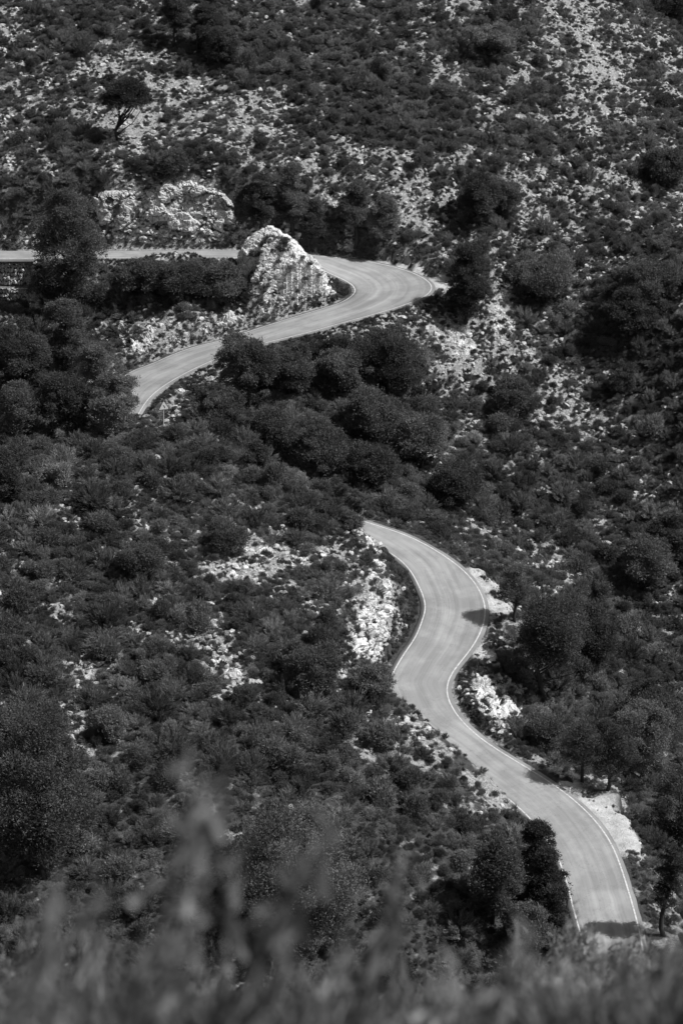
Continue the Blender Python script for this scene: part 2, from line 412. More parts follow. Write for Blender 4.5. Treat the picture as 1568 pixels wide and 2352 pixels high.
# salient bare or wooded spots: px, py, radius x, radius y, change
BUMPS = [(275,280,75,60,.45),(215,265,40,30,.3),(300,300,60,30,.3),(430,200,70,25,.3),(600,235,80,30,.2),(1120,90,95,45,-.6),(1230,215,70,40,-.5),(860,180,150,60,-.25),(1000,260,130,50,-.3),(1100,330,160,45,-.35),(1300,320,120,40,-.2),
 (1150,720,45,80,.3),(1040,770,70,50,.3),(430,910,70,45,.35),(880,1400,35,110,.3),(870,1230,25,40,.2),(540,1310,90,30,.35),(650,1270,80,25,.3),(480,1460,60,30,.35),(540,1540,50,40,.3),(190,1550,70,25,.45),(180,1690,25,45,.5),(1170,1610,50,60,.35),(950,1690,45,20,.35),(1090,1780,30,30,.4),(1140,1850,25,35,.3),
 (300,650,60,50,-.4),(420,650,120,40,-.5),(780,850,160,50,-.4),(260,50,120,60,-.15),(150,330,70,60,-.25),(60,450,90,50,-.35),(150,470,80,45,-.35),(600,130,120,60,-.3),(620,1010,190,70,-.5),(880,1090,120,70,-.4),(340,385,120,22,-.45),(195,440,40,70,-.6),(560,440,40,50,-.5),(850,90,120,60,-.2)]
def rockiness(x, y, z):
    px, py, d = project(np.stack([x, y, z], -1))
    gx = np.clip(px / 65.33 - .5, 0, 22.999); gy = np.clip(py / 65.33 - .5, 0, 34.999)
    i = gx.astype(int); j = gy.astype(int); u = gx - i; v = gy - j
    r = .045 + .02 * (py < 700) + (RK[j, i] * (1 - u) + RK[j, i + 1] * u) * (1 - v) + (RK[j + 1, i] * (1 - u) + RK[j + 1, i + 1] * u) * v
    for a_, b_, c_, d_, e_ in BUMPS: r = r + e_ * np.exp(-((px - a_) / c_) ** 2 - ((py - b_) / d_) ** 2)
    out = (py < -60) | (px < -200) | (px > 1770); r = np.where(out, .35, r)
    return r
# ------------------------------------------------------------------ ground, road
rkb = rockiness(GX.ravel(), GY.ravel(), GZ.ravel())
rkn = rkb + .26 * fbm(GX.ravel() * .35, GY.ravel() * .35, s=31, o=3) + .62 * fbm(GX.ravel() * .95, GY.ravel() * .95, s=32, o=2) - .03
RKN = rkn.reshape(GX.shape)
def bare(x, y):
    x = np.asarray(x, float); y = np.asarray(y, float)
    i = np.clip(np.searchsorted(ax, x) - 1, 0, len(ax) - 2); j = np.clip(np.searchsorted(ay, y) - 1, 0, len(ay) - 2); return RKN[j, i]
pad = np.zeros(GX.size)
for a, b, c, r in PW[:-NGRAV]: pad = np.maximum(pad, 1 - sstep(r * .85, r * 1.35, np.hypot(GX.ravel() - a, GY.ravel() - b) + .95 * fbm(GX.ravel() * .9, GY.ravel() * .9, s=44, o=4)))
rough = sstep(.3, .6, rkn) * sstep(.8, 2.0, GRD.ravel()) * (1 - pad)
bl, _ = blocks(np.stack([GX.ravel(), GY.ravel(), GZ.ravel()], -1), 1.1, s=3)
GZ2 = GZ + (rough * .35 * bl).reshape(GX.shape)
V = np.stack([GX.ravel(), GY.ravel(), GZ2.ravel()], -1)
nx, ny = len(ax), len(ay)
ii = (np.arange(ny - 1)[:, None] * nx + np.arange(nx - 1)[None]).ravel()
F = np.stack([ii, ii + 1, ii + nx + 1, ii + nx], -1)
t = NT('hillside_soil_and_stone', .92, .12); p = t.pos()
at = t.n('ShaderNodeAttribute'); at.attribute_name = 'rock'; ap = t.n('ShaderNodeAttribute'); ap.attribute_name = 'pad'
rk = t.math('ADD', at.outputs['Fac'], t.ramp(t.noise(1.9, 4, .7, p), 0, 1, -.35, .35))
vo = t.n('ShaderNodeTexVoronoi'); vo.inputs['Scale'].default_value = 3.2; t.l(p, vo.inputs['Vector'])
sep = t.n('ShaderNodeSeparateColor'); t.l(vo.outputs['Color'], sep.inputs[0])
stone = t.ramp(t.noise(4.5, 4, .75, p), .35, .65, .14, .56)
stone = t.math('MULTIPLY', stone, t.ramp(t.noise(14, 4, .7, p), .3, .7, .75, 1.15))
soil = t.ramp(t.noise(3.3, 4, .7, p), .3, .75, .035, .12)
m = t.ramp(rk, .32, .5, 0, 1); base = t.mix(m, soil, stone)
grav = t.math('MULTIPLY', t.ramp(t.noise(22, 3, .75, p), .3, .7, .42, .82), t.ramp(t.noise(1.1, 5, .7, p), .35, .65, .7, 1.15))
t.color(t.mix(ap.outputs['Fac'], base, grav))
hh = t.math('ADD', t.noise(4, 2, .7, p), t.noise(13, 3, .7, p))
t.bump(hh, .16, .8)
me = make_mesh('hillside', V, F, smooth=True); attr(me, 'rock', np.clip(rkn, 0, 1)); attr(me, 'pad', pad)
tag(obj('hillside', me, t.m), kind='structure')

# carriageway: 10 strips across, slight camber, skirt on each side
K = 10; us = np.linspace(0, 1, K + 1)
arc = np.concatenate([[0], np.cumsum(np.linalg.norm(np.diff(CC, axis=0), axis=1))])
wob = .07 * fbm(arc * .8, arc * 0, s=50, o=3)
Vr = []; uu = []; vv = []
for i in range(len(CC)):
    L_, R_ = Ll[i], Rr[i]; W = np.linalg.norm(R_ - L_); e = 0.18
    d = (R_ - L_) / max(W, .01)
    row = [L_ - d * (e + wob[i]) + [0, 0, -.25]]
    for u in us:
        q = L_ - d * (e + wob[i]) + (R_ + d * (e - wob[i]) - (L_ - d * (e + wob[i]))) * u; q = q + [0, 0, .035 * (1 - (2 * u - 1) ** 2) + .02]; row.append(q)
    row.append(R_ + d * (e - wob[i]) + [0, 0, -.25])
    Vr += row; uu += [0] + [u * W for u in us] + [W]; vv += [arc[i]] * (K + 3)
kk = K + 3; ii = (np.arange(len(CC) - 1)[:, None] * kk + np.arange(kk - 1)[None]).ravel()
Fr = np.stack([ii, ii + 1, ii + kk + 1, ii + kk], -1)
me = make_mesh('road', Vr, Fr, smooth=True); attr(me, 'across', uu); attr(me, 'along', vv); attr(me, 'width', np.repeat(HW * 2, kk))
t = NT('worn_asphalt', .85, .25); p = t.pos()
A = [t.n('ShaderNodeAttribute') for _ in range(3)]
for a_, n__ in zip(A, ('across', 'along', 'width')): a_.attribute_name = n__
cv = t.n('ShaderNodeCombineXYZ'); t.l(t.math('MULTIPLY', A[0].outputs['Fac'], 2.6), cv.inputs[0]); t.l(t.math('MULTIPLY', A[1].outputs['Fac'], .045), cv.inputs[1])
streak = t.ramp(t.noise(1, 5, .6, cv.outputs[0]), .3, .7, .84, 1.13)
cv2 = t.n('ShaderNodeCombineXYZ'); t.l(t.math('MULTIPLY', A[0].outputs['Fac'], 9), cv2.inputs[0]); t.l(t.math('MULTIPLY', A[1].outputs['Fac'], .25), cv2.inputs[1])
s2 = t.ramp(t.noise(1, 3, .6, cv2.outputs[0]), .3, .7, .95, 1.05)
patch = t.ramp(t.noise(.35, 5, .6, p), .42, .6, .86, 1.1)
grain = t.ramp(t.noise(30, 4, .8, p), .3, .7, .88, 1.12)
# darker uncleaned strip along each edge, pale wheel paths
rel = t.math('DIVIDE', A[0].outputs['Fac'], A[2].outputs['Fac'])
ed = t.math('ABSOLUTE', t.math('SUBTRACT', rel, .5))
edge = t.ramp(t.math('ADD', ed, t.ramp(t.noise(1.3, 4, .6, p), 0, 1, -.05, .05)), .33, .44, 1.0, .74)
wheel = t.ramp(t.math('COSINE', t.math('MULTIPLY', rel, 25.1)), -1, 1, 1.05, .95)
vc = t.n('ShaderNodeTexVoronoi'); vc.feature = 'DISTANCE_TO_EDGE'; vc.inputs['Scale'].default_value = .11
wv = t.n('ShaderNodeVectorMath'); wv.operation = 'ADD'; t.l(p, wv.inputs[0]); nn = t.n('ShaderNodeTexNoise'); nn.inputs['Scale'].default_value = .5; nn.inputs['Detail'].default_value = 8; t.l(nn.outputs['Color'], wv.inputs[1])
sc_ = t.n('ShaderNodeVectorMath'); sc_.operation = 'SCALE'; sc_.inputs[3].default_value = 1.0; t.l(wv.outputs[0], sc_.inputs[0]); t.l(sc_.outputs[0], vc.inputs['Vector'])
crk = t.ramp(t.math('ABSOLUTE', t.math('SUBTRACT', t.noise(.22, 7, .62, p), .5)), .0, .0035, .74, 1)
c = .335
for f in (streak, s2, patch, grain, edge, wheel, crk): c = t.math('MULTIPLY', f, c)
t.color(c); t.bump(t.noise(40, 4, .8, p), .01, .5)
tag(obj('road', me, t.m), kind='structure')
# painted edge lines
tl = NT('worn_road_paint', .7, .2); pp = tl.pos()
tl.color(tl.mix(tl.ramp(tl.noise(4, 5, .75, pp), .37, .55, 0, 1), .38, .66))
def line_strip(A_, B_, off, wd, i0, i1):
    V = []; 
    for i in range(i0, i1):
        W = np.linalg.norm(B_[i] - A_[i]); d = (B_[i] - A_[i]) / W
        for o_ in (off, off + wd):
            u = (o_ + .18) / (W + .36); V.append(A_[i] + d * o_ + [0, 0, .035 * (1 - (2 * u - 1) ** 2) + .02 + .005])
    n = len(V) // 2; ii = np.arange(n - 1) * 2
    return V, np.stack([ii, ii + 1, ii + 3, ii + 2], -1)
for nm, A_, B_ in (('outer', Rr, Ll), ('inner', Ll, Rr)):
    V, F = line_strip(A_, B_, .14, .115, 2, len(Rr) - 2)
    tag(obj('road_marking', make_mesh('road_marking', V, F), tl.m), kind='structure')

# ------------------------------------------------------------------ sky, sun
w = bpy.data.worlds.new('World'); SC.world = w; w.use_nodes = True; wt = w.node_tree
bg = wt.nodes['Background']; sky = wt.nodes.new('ShaderNodeTexSky'); sky.sky_type = 'NISHITA'; sky.sun_disc = False
SUN_EL, SUN_AZ = rad(53), rad(99)      # azimuth clockwise from +Y: from the right of the view
sky.sun_elevation = SUN_EL; sky.sun_rotation = SUN_AZ
bw = wt.nodes.new('ShaderNodeRGBToBW'); wt.links.new(sky.outputs[0], bw.inputs[0]); wt.links.new(bw.outputs[0], bg.inputs[0]); bg.inputs[1].default_value = .09
sd = bpy.data.lights.new('sun', 'SUN'); sd.energy = 4.6; sd.angle = rad(.53); so = bpy.data.objects.new('sun', sd); COL.objects.link(so)
from mathutils import Vector
sv = Vector((math.sin(SUN_AZ) * math.cos(SUN_EL), math.cos(SUN_AZ) * math.cos(SUN_EL), math.sin(SUN_EL)))
so.rotation_euler = sv.to_track_quat('Z', 'Y').to_euler(); so.location = (60, 150, 120)
SC.view_settings.view_transform = 'Standard'; SC.view_settings.look = 'None'; SC.view_settings.exposure = 0; SC.view_settings.gamma = 1
# ------------------------------------------------------------------ foliage building blocks
def unit(v): return v / (np.linalg.norm(v, axis=-1, keepdims=True) + 1e-9)
def rdir(n, r): return unit(r.normal(size=(n, 3)))
def quads(C, D, L, W, r):
    """diamond leaves: centre, long axis, length, width"""
    n = len(C); D = unit(D); S = unit(np.cross(D, rdir(n, r))); L = np.broadcast_to(L, n)[:, None] * .5; W = np.broadcast_to(W, n)[:, None] * .5
    V = np.stack([C - D * L - S * W, C - D * L + S * W, C + D * L], 1).reshape(-1, 3)
    return V, np.arange(3 * n).reshape(-1, 3)
def lobes_cloud(lobes, n, L, W, r, fill=.62, out=.7):
    lobes = np.array(lobes, float); a = lobes[:, 3] * lobes[:, 4]; p = a / a.sum(); k = r.choice(len(lobes), n, p=p)
    d = rdir(n, r); d[:, 2] = np.where(d[:, 2] < -.35, -d[:, 2], d[:, 2]); q = (fill + (1 - fill) * r.rand(n) ** .5) * (1 + .55 * r.rand(n) ** 4)
    # ragged skin: the lobe radius itself varies with direction
    q = q * (1 + .34 * vnoise(d[:, 0] * 2.6 + k * 7, d[:, 1] * 2.6, d[:, 2] * 2.6, 11))
    C = lobes[k, :3] + d * q[:, None] * np.stack([lobes[k, 3], lobes[k, 3], lobes[k, 4]], -1)
    D = d * out + rdir(n, r) * (1 - out * .5) + [0, 0, .25]
    return quads(C, D, L * (.6 + .8 * r.rand(n)), W * (.7 + .6 * r.rand(n)), r)
def shrub_round(seed, n=3000, nl=9, L=.14, W=.042):
    r = np.random.RandomState(seed); lb = []
    for i in range(nl):
        t = r.rand() * 6.28; q = .58 * r.rand() ** .6; s = .28 + .2 * r.rand()
        lb.append((q * math.cos(t), q * math.sin(t), .18 + (.62 - q * .55) * r.rand() ** .5, s, s * .9))
    return lobes_cloud(lb, n, L, W, r)
def shrub_sprig(seed, n=3000, L=.17, W=.028):
    r = np.random.RandomState(seed); m = 70; d = rdir(m, r); d[:, 2] = np.abs(d[:, 2]) * .9 + .35; d = unit(d); ln = .65 + .45 * r.rand(m)
    k = r.randint(0, m, n); q = (.35 + .65 * r.rand(n) ** .7) * ln[k]; C = d[k] * q[:, None] + rdir(n, r) * .07; C[:, 2] *= .95
    return quads(C, d[k] + rdir(n, r) * .45, L * (.6 + .8 * r.rand(n)), W, r)
def grass_tuft(seed, n=70):
    r = np.random.RandomState(seed); d = rdir(n, r); d[:, 2] = np.abs(d[:, 2]) + .5; d = unit(d); C = d * (.4 * (.5 + r.rand(n)))[:, None]; C[:, :2] += r.normal(size=(n, 2)) * .12
    return quads(C, d, .7, .07, r)
def stone_mesh(seed, flat=.6):
    r = np.random.RandomState(seed); import bmesh
    bm = bmesh.new(); bmesh.ops.create_icosphere(bm, subdivisions=2, radius=1)
    V = np.array([v.co[:] for v in bm.verts]); F = np.array([[v.index for v in f.verts] for f in bm.faces]); bm.free()
    for _ in range(9):                                 # cut facets
        nn = rdir(1, r)[0]; h = .45 + .35 * r.rand(); e = V @ nn - h; V = V - np.where(e > 0, e, 0)[:, None] * nn
    V = V * [1, .55 + .4 * r.rand(), flat * (.7 + .5 * r.rand())]; V += .05 * r.normal(size=V.shape)
    return V, F

# ------------------------------------------------------------------ scatter as one object with geometry nodes (only for what nobody could count)
def scatter(name, protos, P, R, S, I, label, cat):
    pc = bpy.data.collections.new(name + '_kinds')
    for i, me_ in enumerate(protos):
        o = bpy.data.objects.new('%s_kind_%02d' % (name, i), me_); pc.objects.link(o)
    me = bpy.data.meshes.new(name); me.vertices.add(len(P)); me.vertices.foreach_set('co', np.asarray(P, np.float32).ravel())
    a = me.attributes.new('rot', 'FLOAT_VECTOR', 'POINT'); a.data.foreach_set('vector', np.asarray(R, np.float32).ravel())
    a = me.attributes.new('siz', 'FLOAT_VECTOR', 'POINT'); a.data.foreach_set('vector', np.asarray(S, np.float32).ravel())
    a = me.attributes.new('idx', 'INT', 'POINT'); a.data.foreach_set('value', np.asarray(I, np.int32))
    o = obj(name, me); tag(o, label, cat, kind='stuff')
    g = bpy.data.node_groups.new(name + '_scatter', 'GeometryNodeTree')
    g.interface.new_socket('Geometry', in_out='INPUT', socket_type='NodeSocketGeometry'); g.interface.new_socket('Geometry', in_out='OUTPUT', socket_type='NodeSocketGeometry')
    N = g.nodes; gi = N.new('NodeGroupInput'); go = N.new('NodeGroupOutput'); ip = N.new('GeometryNodeInstanceOnPoints'); ci = N.new('GeometryNodeCollectionInfo')
    mp = N.new('GeometryNodeMeshToPoints'); g.links.new(gi.outputs[0], mp.inputs[0])
    ci.inputs['Collection'].default_value = pc; ci.inputs['Separate Children'].default_value = True; ci.inputs['Reset Children'].default_value = True
    def at_(nm, ty): q = N.new('GeometryNodeInputNamedAttribute'); q.data_type = ty; q.inputs[0].default_value = nm; return q.outputs[0]
    g.links.new(mp.outputs[0], ip.inputs['Points']); g.links.new(ci.outputs[0], ip.inputs['Instance']); ip.inputs['Pick Instance'].default_value = True
    g.links.new(at_('idx', 'INT'), ip.inputs['Instance Index']); g.links.new(at_('rot', 'FLOAT_VECTOR'), ip.inputs['Rotation']); g.links.new(at_('siz', 'FLOAT_VECTOR'), ip.inputs['Scale'])
    g.links.new(ip.outputs[0], go.inputs[0]); md = o.modifiers.new('scatter', 'NODES'); md.node_group = g
    return o
def mm(name, VF, mat, smooth=False):
    me = make_mesh(name, VF[0], VF[1], smooth); me.materials.append(mat); return me
ROUND = [mm('shrub_foliage', shrub_round(100 + i, nl=7 + i), M['leaf' if i % 3 else 'leaf2']) for i in range(6)]
SPRIG = [mm('sprig_foliage', shrub_sprig(200 + i), M['leaf2' if i % 2 else 'heath']) for i in range(6)]
SH = ROUND[:4] + SPRIG
TUFT = [mm('tuft_blades', grass_tuft(300 + i), M['grass' if i % 2 else 'leaf2']) for i in range(4)]
STONE = [mm('stone', stone_mesh(400 + i), M['stone']) for i in range(8)]

# road mask in photo coordinates so nothing is planted that the photo shows the carriageway through
mask = np.zeros((2352 // 4 + 2, 1568 // 4 + 2), bool)
for sgs, lo_, hi_ in ((0, .12, .88), (2, .15, .85)):
    m_ = seg == sgs
    for u in np.linspace(lo_, hi_, 60):
        px, py, _ = project(Ll[m_] + (Rr[m_] - Ll[m_]) * u); ok = (px >= 0) & (px < 1568) & (py >= 0) & (py < 2352)
        if sgs == 2: ok &= (px > 285) & (py < 925) & ~((px < 735) & (py < 650))
        mask[(py[ok] / 4).astype(int), (px[ok] / 4).astype(int)] = 1
mk2 = mask.copy()
for a_ in (-1, 0, 1):
    for b_ in (-1, 0, 1): mk2 |= np.roll(np.roll(mask, a_, 0), b_, 1)
mask = mk2
mask[917 // 4:978 // 4, 362 // 4:396 // 4] = 1; tx_ = slice(0, 125); mask[int(577 / 4):int(590 / 4) + 1, tx_] = 1
# left side: the photo's road edge is hidden by growth on the spur there
def over_road(x, y, z, r, h):
    X = np.array([[x, y, z + h], [x - .6 * r, y, z + .75 * h], [x + .6 * r, y, z + .75 * h], [x, y, z + .55 * h], [x - .9 * r, y, z + .4 * h], [x + .9 * r, y, z + .4 * h]])
    px, py, _ = project(X); ok = (px >= 0) & (px < 1568) & (py >= 0) & (py < 2352)
    return mask[(py[ok] / 4).astype(int), (px[ok] / 4).astype(int)].any()

# ------------------------------------------------------------------ trees
def make_tree(seed, h, cw, kind='pine', lean=0., cbase=.35, name='pine_tree', dens=1.0, deep=1.0, cx=0., cdir=0.):
    """h height, cw crown width, cbase crown bottom as share of h; returns root (at origin)"""
    r = np.random.RandomState(seed); root = bpy.data.objects.new(name, None); COL.objects.link(root); root.empty_display_size = .5
    tb = MB(); top = np.array([lean * h + cx * .45, 0, h * (.86 if kind != 'umbrella' else .62)]); n = 8; ts = np.linspace(0, 1, n)
    wob = np.cumsum(r.normal(size=(n, 2)) * .018 * h, 0); wob[0] = 0
    tp = np.stack([top[0] * ts ** 1.3 + wob[:, 0], wob[:, 1], top[2] * ts - .25 * (1 - ts)], -1)
    r0 = .024 * h + .03
    split = kind == 'umbrella'
    tb.tube(tp, r0 * (1 - .82 * ts), 7)
    R = cw / 2; zc = h * (cbase + 1) / 2; RZ = h * (1 - cbase) / 2
    lb = []; nl = {'pine': 46, 'umbrella': 44, 'broad': 66, 'bush': 30}[kind]
    if deep < 1: nl = 30
    for i in range(nl):
        sq = 1
        if kind == 'pine':
            th = r.rand(); fr = min(1, (th + .18) * 2.3) * (1 - th) ** .5 * 1.15; a_ = r.rand() * 6.283; q_ = r.rand() ** .35 * fr * (.75 + .4 * r.rand())
            d = np.array([q_ * math.cos(a_), q_ * math.sin(a_), th * 2 - 1])
        elif kind == 'umbrella':
            d = rdir(1, r)[0]; d[2] = abs(d[2]) * 1.5 - .55; d = d * (.55 + .45 * r.rand() ** .5)
        else:
            d = rdir(1, r)[0] * r.rand() ** .3; d = d * (1 + .32 * float(vnoise(d[0] * 2 + seed, d[1] * 2, d[2] * 2, 3)))
        s = ((.19 if kind != 'broad' else .13) + (.22 if kind != 'broad' else .24) * r.rand() ** 1.5) * min(R, RZ * 1.3) * 1.1
        s = max(s, .25)
        q = np.array([cx + d[0] * (R - s * .8) * sq, d[1] * (R - s * .8) * deep, zc + d[2] * (RZ - s * .6)])
        lb.append((q[0], q[1], q[2], s, s * (.62 if kind in ('pine', 'umbrella') else .85)))
    # limbs from trunk to lobes
    limb = tb
    for i, l in enumerate(lb):
        q = np.array(l[:3]); dist = np.hypot(q[0], q[1]); zt = max(h * (.07 if split else .18), q[2] - dist * (1.1 if split else .55) - .03 * h); zt = min(zt, top[2] * .95)
        u = np.interp(zt, tp[:, 2], ts); a = np.array([np.interp(u, ts, tp[:, k]) for k in range(3)])
        if split and i % 5: 
            a = a + (q - a) * .0
        midp = a + (q - a) * .5 + np.array([0, 0, (-.06 if not split else -.10) * dist]) + r.normal(size=3) * .02 * h
        rr = r0 * (1 - .8 * u) * (.42 if not split else .5)
        limb.tube([a, a + (midp - a) * .5 + r.normal(size=3) * .01 * h, midp, midp + (q - midp) * .5 + r.normal(size=3) * .012 * h, q], [rr, rr * .8, rr * .6, rr * .42, rr * .2], 5)
    area = sum((l[3] ** 2) for l in lb); leaf = .19 if kind in ('pine', 'umbrella') else .16
    bigk = float(np.clip(R / 2.2, 1, 1.3)); leaf *= bigk
    nq = int(min(42000 if deep == 1 else 9000, max(4000, 1500 * area * dens)))
    if kind in ('pine', 'umbrella'): VF = lobes_cloud(lb, nq, leaf, .06 * bigk, r, .45, .55)
    else: VF = lobes_cloud(lb, nq, leaf, .075 * bigk, r, .5, .6)
    obj('trunk', tb.mesh('trunk', True), M['bark'], root)
    cr = make_mesh('crown', *VF); cr.materials.append(M['needle' if kind in ('pine', 'umbrella') else 'leaf']); obj('crown', cr, None, root)
    return root
# base px, base py, top py, crown width px, crown x offset px, kind, crown base share, seed, label
TREES = [
 (806,1226,1172,62,0,'bush',.0,72,'low dark bush hiding the point where the lower road appears','bush'),
 (272,322,180,126,25,'umbrella',.42,1,'spreading umbrella pine with forked bare trunk standing alone on the upper stony slope','pine'),
 (397,107,-12,82,8,'pine',.3,2,'pine with visible trunk near the top edge, left of its darker twin','pine'),
 (455,125,8,90,20,'pine',.2,3,'dark dense pine at the top edge, just right of the pine with visible trunk','pine'),
 (165,712,437,165,0,'broad',.10,4,'biggest dark pine, rising in front of the upper road at left','pine'),
 (1068,748,566,118,5,'pine',.08,5,'dense dark pine hugging the outside of the hairpin bend','pine'),
 (1180,1428,1298,118,0,'pine',.28,6,'small pine with bare lower trunk beside the S-bend, its shadow on the road','pine'),
 (1336,1797,1662,125,-5,'pine',.22,7,'left one of the two pines shading the lower road edge','pine'),
 (1393,1817,1662,130,10,'pine',.2,8,'right one of the two pines shading the lower road edge','pine'),
 (1524,2152,1950,98,5,'pine',.28,9,'pine at the bottom right corner with trunk beside the road end','pine'),
 (1568,1960,1770,170,-20,'pine',.1,10,'dark pine cut by the right edge beside the gravel pull-out','pine'),
 (717,578,462,80,8,'pine',.25,11,'pine with visible trunk directly above the rock mound by the upper road','pine'),
 (815,580,430,95,0,'pine',.28,12,'tall pine with clear trunk behind the far side of the hairpin','pine'),
 (672,560,400,90,0,'pine',.12,13,'dark pine just right of the pale cliff top','pine'),
 (600,540,405,80,0,'broad',.1,14,'dark leafy tree at the right end of the pale cliff','tree'),
 (880,575,460,85,0,'broad',.08,15,'rounded dark tree behind the hairpin, right of the tall clear-trunked pine','tree'),
 (570,935,758,150,0,'broad',.04,16,'big leafy tree whose top overlaps the upper road leg','tree'),
 (660,905,795,125,0,'broad',.05,17,'leafy tree right of the one overlapping the upper road leg','tree'),
 (890,900,762,190,0,'broad',.03,18,'wide dark tree mass below the talus of the hairpin','tree'),
 (780,905,800,130,0,'broad',.03,71,'dark leafy tree between the two larger ones below the upper leg','tree'),
 (1440,787,665,130,0,'pine',.2,19,'pine with visible trunk on the right slope level with the hairpin','pine'),
 (1250,700,575,150,0,'broad',.05,20,'wide dark tree to the right of the hairpin pine','tree'),
 (1430,905,832,78,0,'bush',.02,21,'round solitary dark bush tree on the right slope','tree'),
 (1250,1600,1385,200,10,'broad',.2,22,'large tree over a deep shadow hollow right of the S-bend','tree'),
 (1330,1560,1400,140,20,'broad',.1,23,'tree behind the large shadowed one right of the S-bend','tree'),
 (590,1090,1015,70,0,'bush',.0,24,'small rounded juniper on the spur crest','juniper'),
 (255,1705,1625,95,0,'bush',.0,25,'round dark juniper beside the small pale outcrop at left','juniper'),
 (255,1010,952,45,0,'bush',.0,26,'small upright juniper left of the road sign','juniper'),
 (150,860,690,120,0,'broad',.06,27,'leafy tree below the biggest pine at left','tree'),
 (55,900,740,130,0,'broad',.05,28,'leafy tree at the left edge below the stone wall','tree'),
 (232,945,780,110,0,'broad',.05,29,'leafy tree hiding the left end of the upper road leg','tree'),
 (265,1000,865,120,0,'broad',.03,30,'tree standing right at the left end of the upper road leg','tree'),
 (150,1000,860,130,0,'broad',.03,31,'tree left of the one at the end of the upper leg','tree'),
 (45,1010,880,120,0,'broad',.03,32,'dark tree at the left edge, level with the road sign','tree'),
 (20,1160,1030,110,0,'broad',.03,33,'dark tree at the left edge, halfway down the photo','tree'),
 (100,2020,1660,260,0,'broad',.02,34,'huge dark tree in the lower left corner','tree'),
 (30,1850,1640,180,0,'broad',.03,35,'dark tree at the left edge above the huge corner tree','tree'),
 (690,2180,1890,330,0,'broad',.08,36,'broad canopy tree in the bottom middle with pale bare twigs','tree'),
 (1228,2010,1885,105,0,'pine',.05,37,'tree whose top touches the left edge of the lower road, upper one','tree'),
 (1250,2110,1955,115,0,'pine',.05,38,'tree hiding the left edge of the lower road, middle one','tree'),
 (1272,2200,2040,105,0,'pine',.05,39,'tree hiding the left edge of the lower road, lowest one','tree'),
 (1130,2120,1930,150,0,'broad',.05,40,'leafy tree two crowns left of the lower road','tree'),
 (860,1600,1520,110,0,'bush',.02,41,'leafy bush reaching over the left edge of the S-bend exit','tree'),
 (720,1590,1480,140,0,'broad',.02,42,'broad leafy crown left of the pale road cutting','tree'),
 (1480,1350,1230,130,0,'broad',.05,43,'tree on the right slope level with the top of the lower road','tree'),
 (1248,1722,1640,100,0,'broad',.05,44,'bushy tree left of the two pines that shade the road','tree'),
 (1470,1790,1610,130,0,'broad',.08,45,'dense tree just right of the two pines that shade the road','tree'),
 (1500,1700,1560,140,0,'broad',.05,46,'leafy tree in the right valley, above the gravel pull-out','tree'),
 (1100,520,400,100,0,'broad',.03,47,'dark tree directly above the hairpin pine','tree'),
 (1150,495,410,90,0,'broad',.03,48,'dark tree up-slope and right of the hairpin pine','tree'),
 (1110,125,55,170,0,'bush',.02,49,'wide dark thicket tree near the top right','tree'),
 (400,420,345,90,0,'bush',.02,50,'dark bush tree crowning the pale cliff','tree'),
 (105,690,615,90,0,'bush',.02,51,'bush tree right of the dry stone wall','tree'),
 (330,680,600,130,0,'bush',.02,52,'dark bush tree under the upper road, left one of three','tree'),
 (420,690,605,130,0,'bush',.02,53,'dark bush tree under the upper road, middle one of three','tree'),
 (515,700,615,130,0,'bush',.02,54,'dark bush tree under the upper road, right one of three','tree'),
 (575,620,560,55,0,'bush',.02,55,'small dark bush tree on the left flank of the rock mound','tree'),
 (860,1010,900,150,0,'broad',.03,56,'leafy tree in the hollow below the hairpin','tree'),
 (1490,700,600,140,0,'broad',.03,57,'dark tree on the right slope above the pine with visible trunk','tree'),
 (500,985,895,125,0,'broad',.03,81,'dark leafy tree in the gully, nearest to the road sign','tree'),
 (625,1045,950,140,0,'broad',.03,82,'dark leafy tree in the gully just behind the spur crest','tree'),
 (745,1095,985,150,0,'broad',.03,83,'dark leafy tree in the gully, midway between sign and lower road top','tree'),
 (855,1130,1020,140,0,'broad',.03,84,'dark leafy tree right behind the point where the lower road appears','tree'),
 (965,1075,960,150,0,'broad',.03,85,'broad dark tree in the middle of the gully below the hairpin','tree'),
 (1040,1165,1060,140,0,'broad',.03,86,'dark leafy tree upslope of the top of the S-bend','tree'),
 (1205,2205,2070,125,0,'broad',.03,87,'leafy tree below and left of the trees hiding the lower road edge','tree'),
 (1540,1300,1180,130,0,'broad',.03,58,'dark tree at the right edge, half way down','tree'),
 (1170,960,870,110,0,'bush',.02,59,'dark bush tree on the rocky rib below the hairpin','tree'),
 (330,1330,1250,120,0,'bush',.02,60,'dark bush tree left of the small stony clearing on the spur','tree'),
 (520,1270,1200,110,0,'bush',.02,61,'dark bush tree just above the stony clearing on the spur','tree'),
 (90,1740,1640,110,0,'broad',.02,62,'dark tree left of the round juniper','tree'),
 (480,150,60,90,30,'broad',.05,63,'dark leafy tree right below the two top pines','tree'),
 (1545,60,-20,120,0,'broad',.05,64,'dark tree beyond the crest in the top right corner','tree'),
 (1530,430,340,110,0,'broad',.03,65,'dark tree at the right edge on the upper slope','tree'),
]
TREEPOS = []
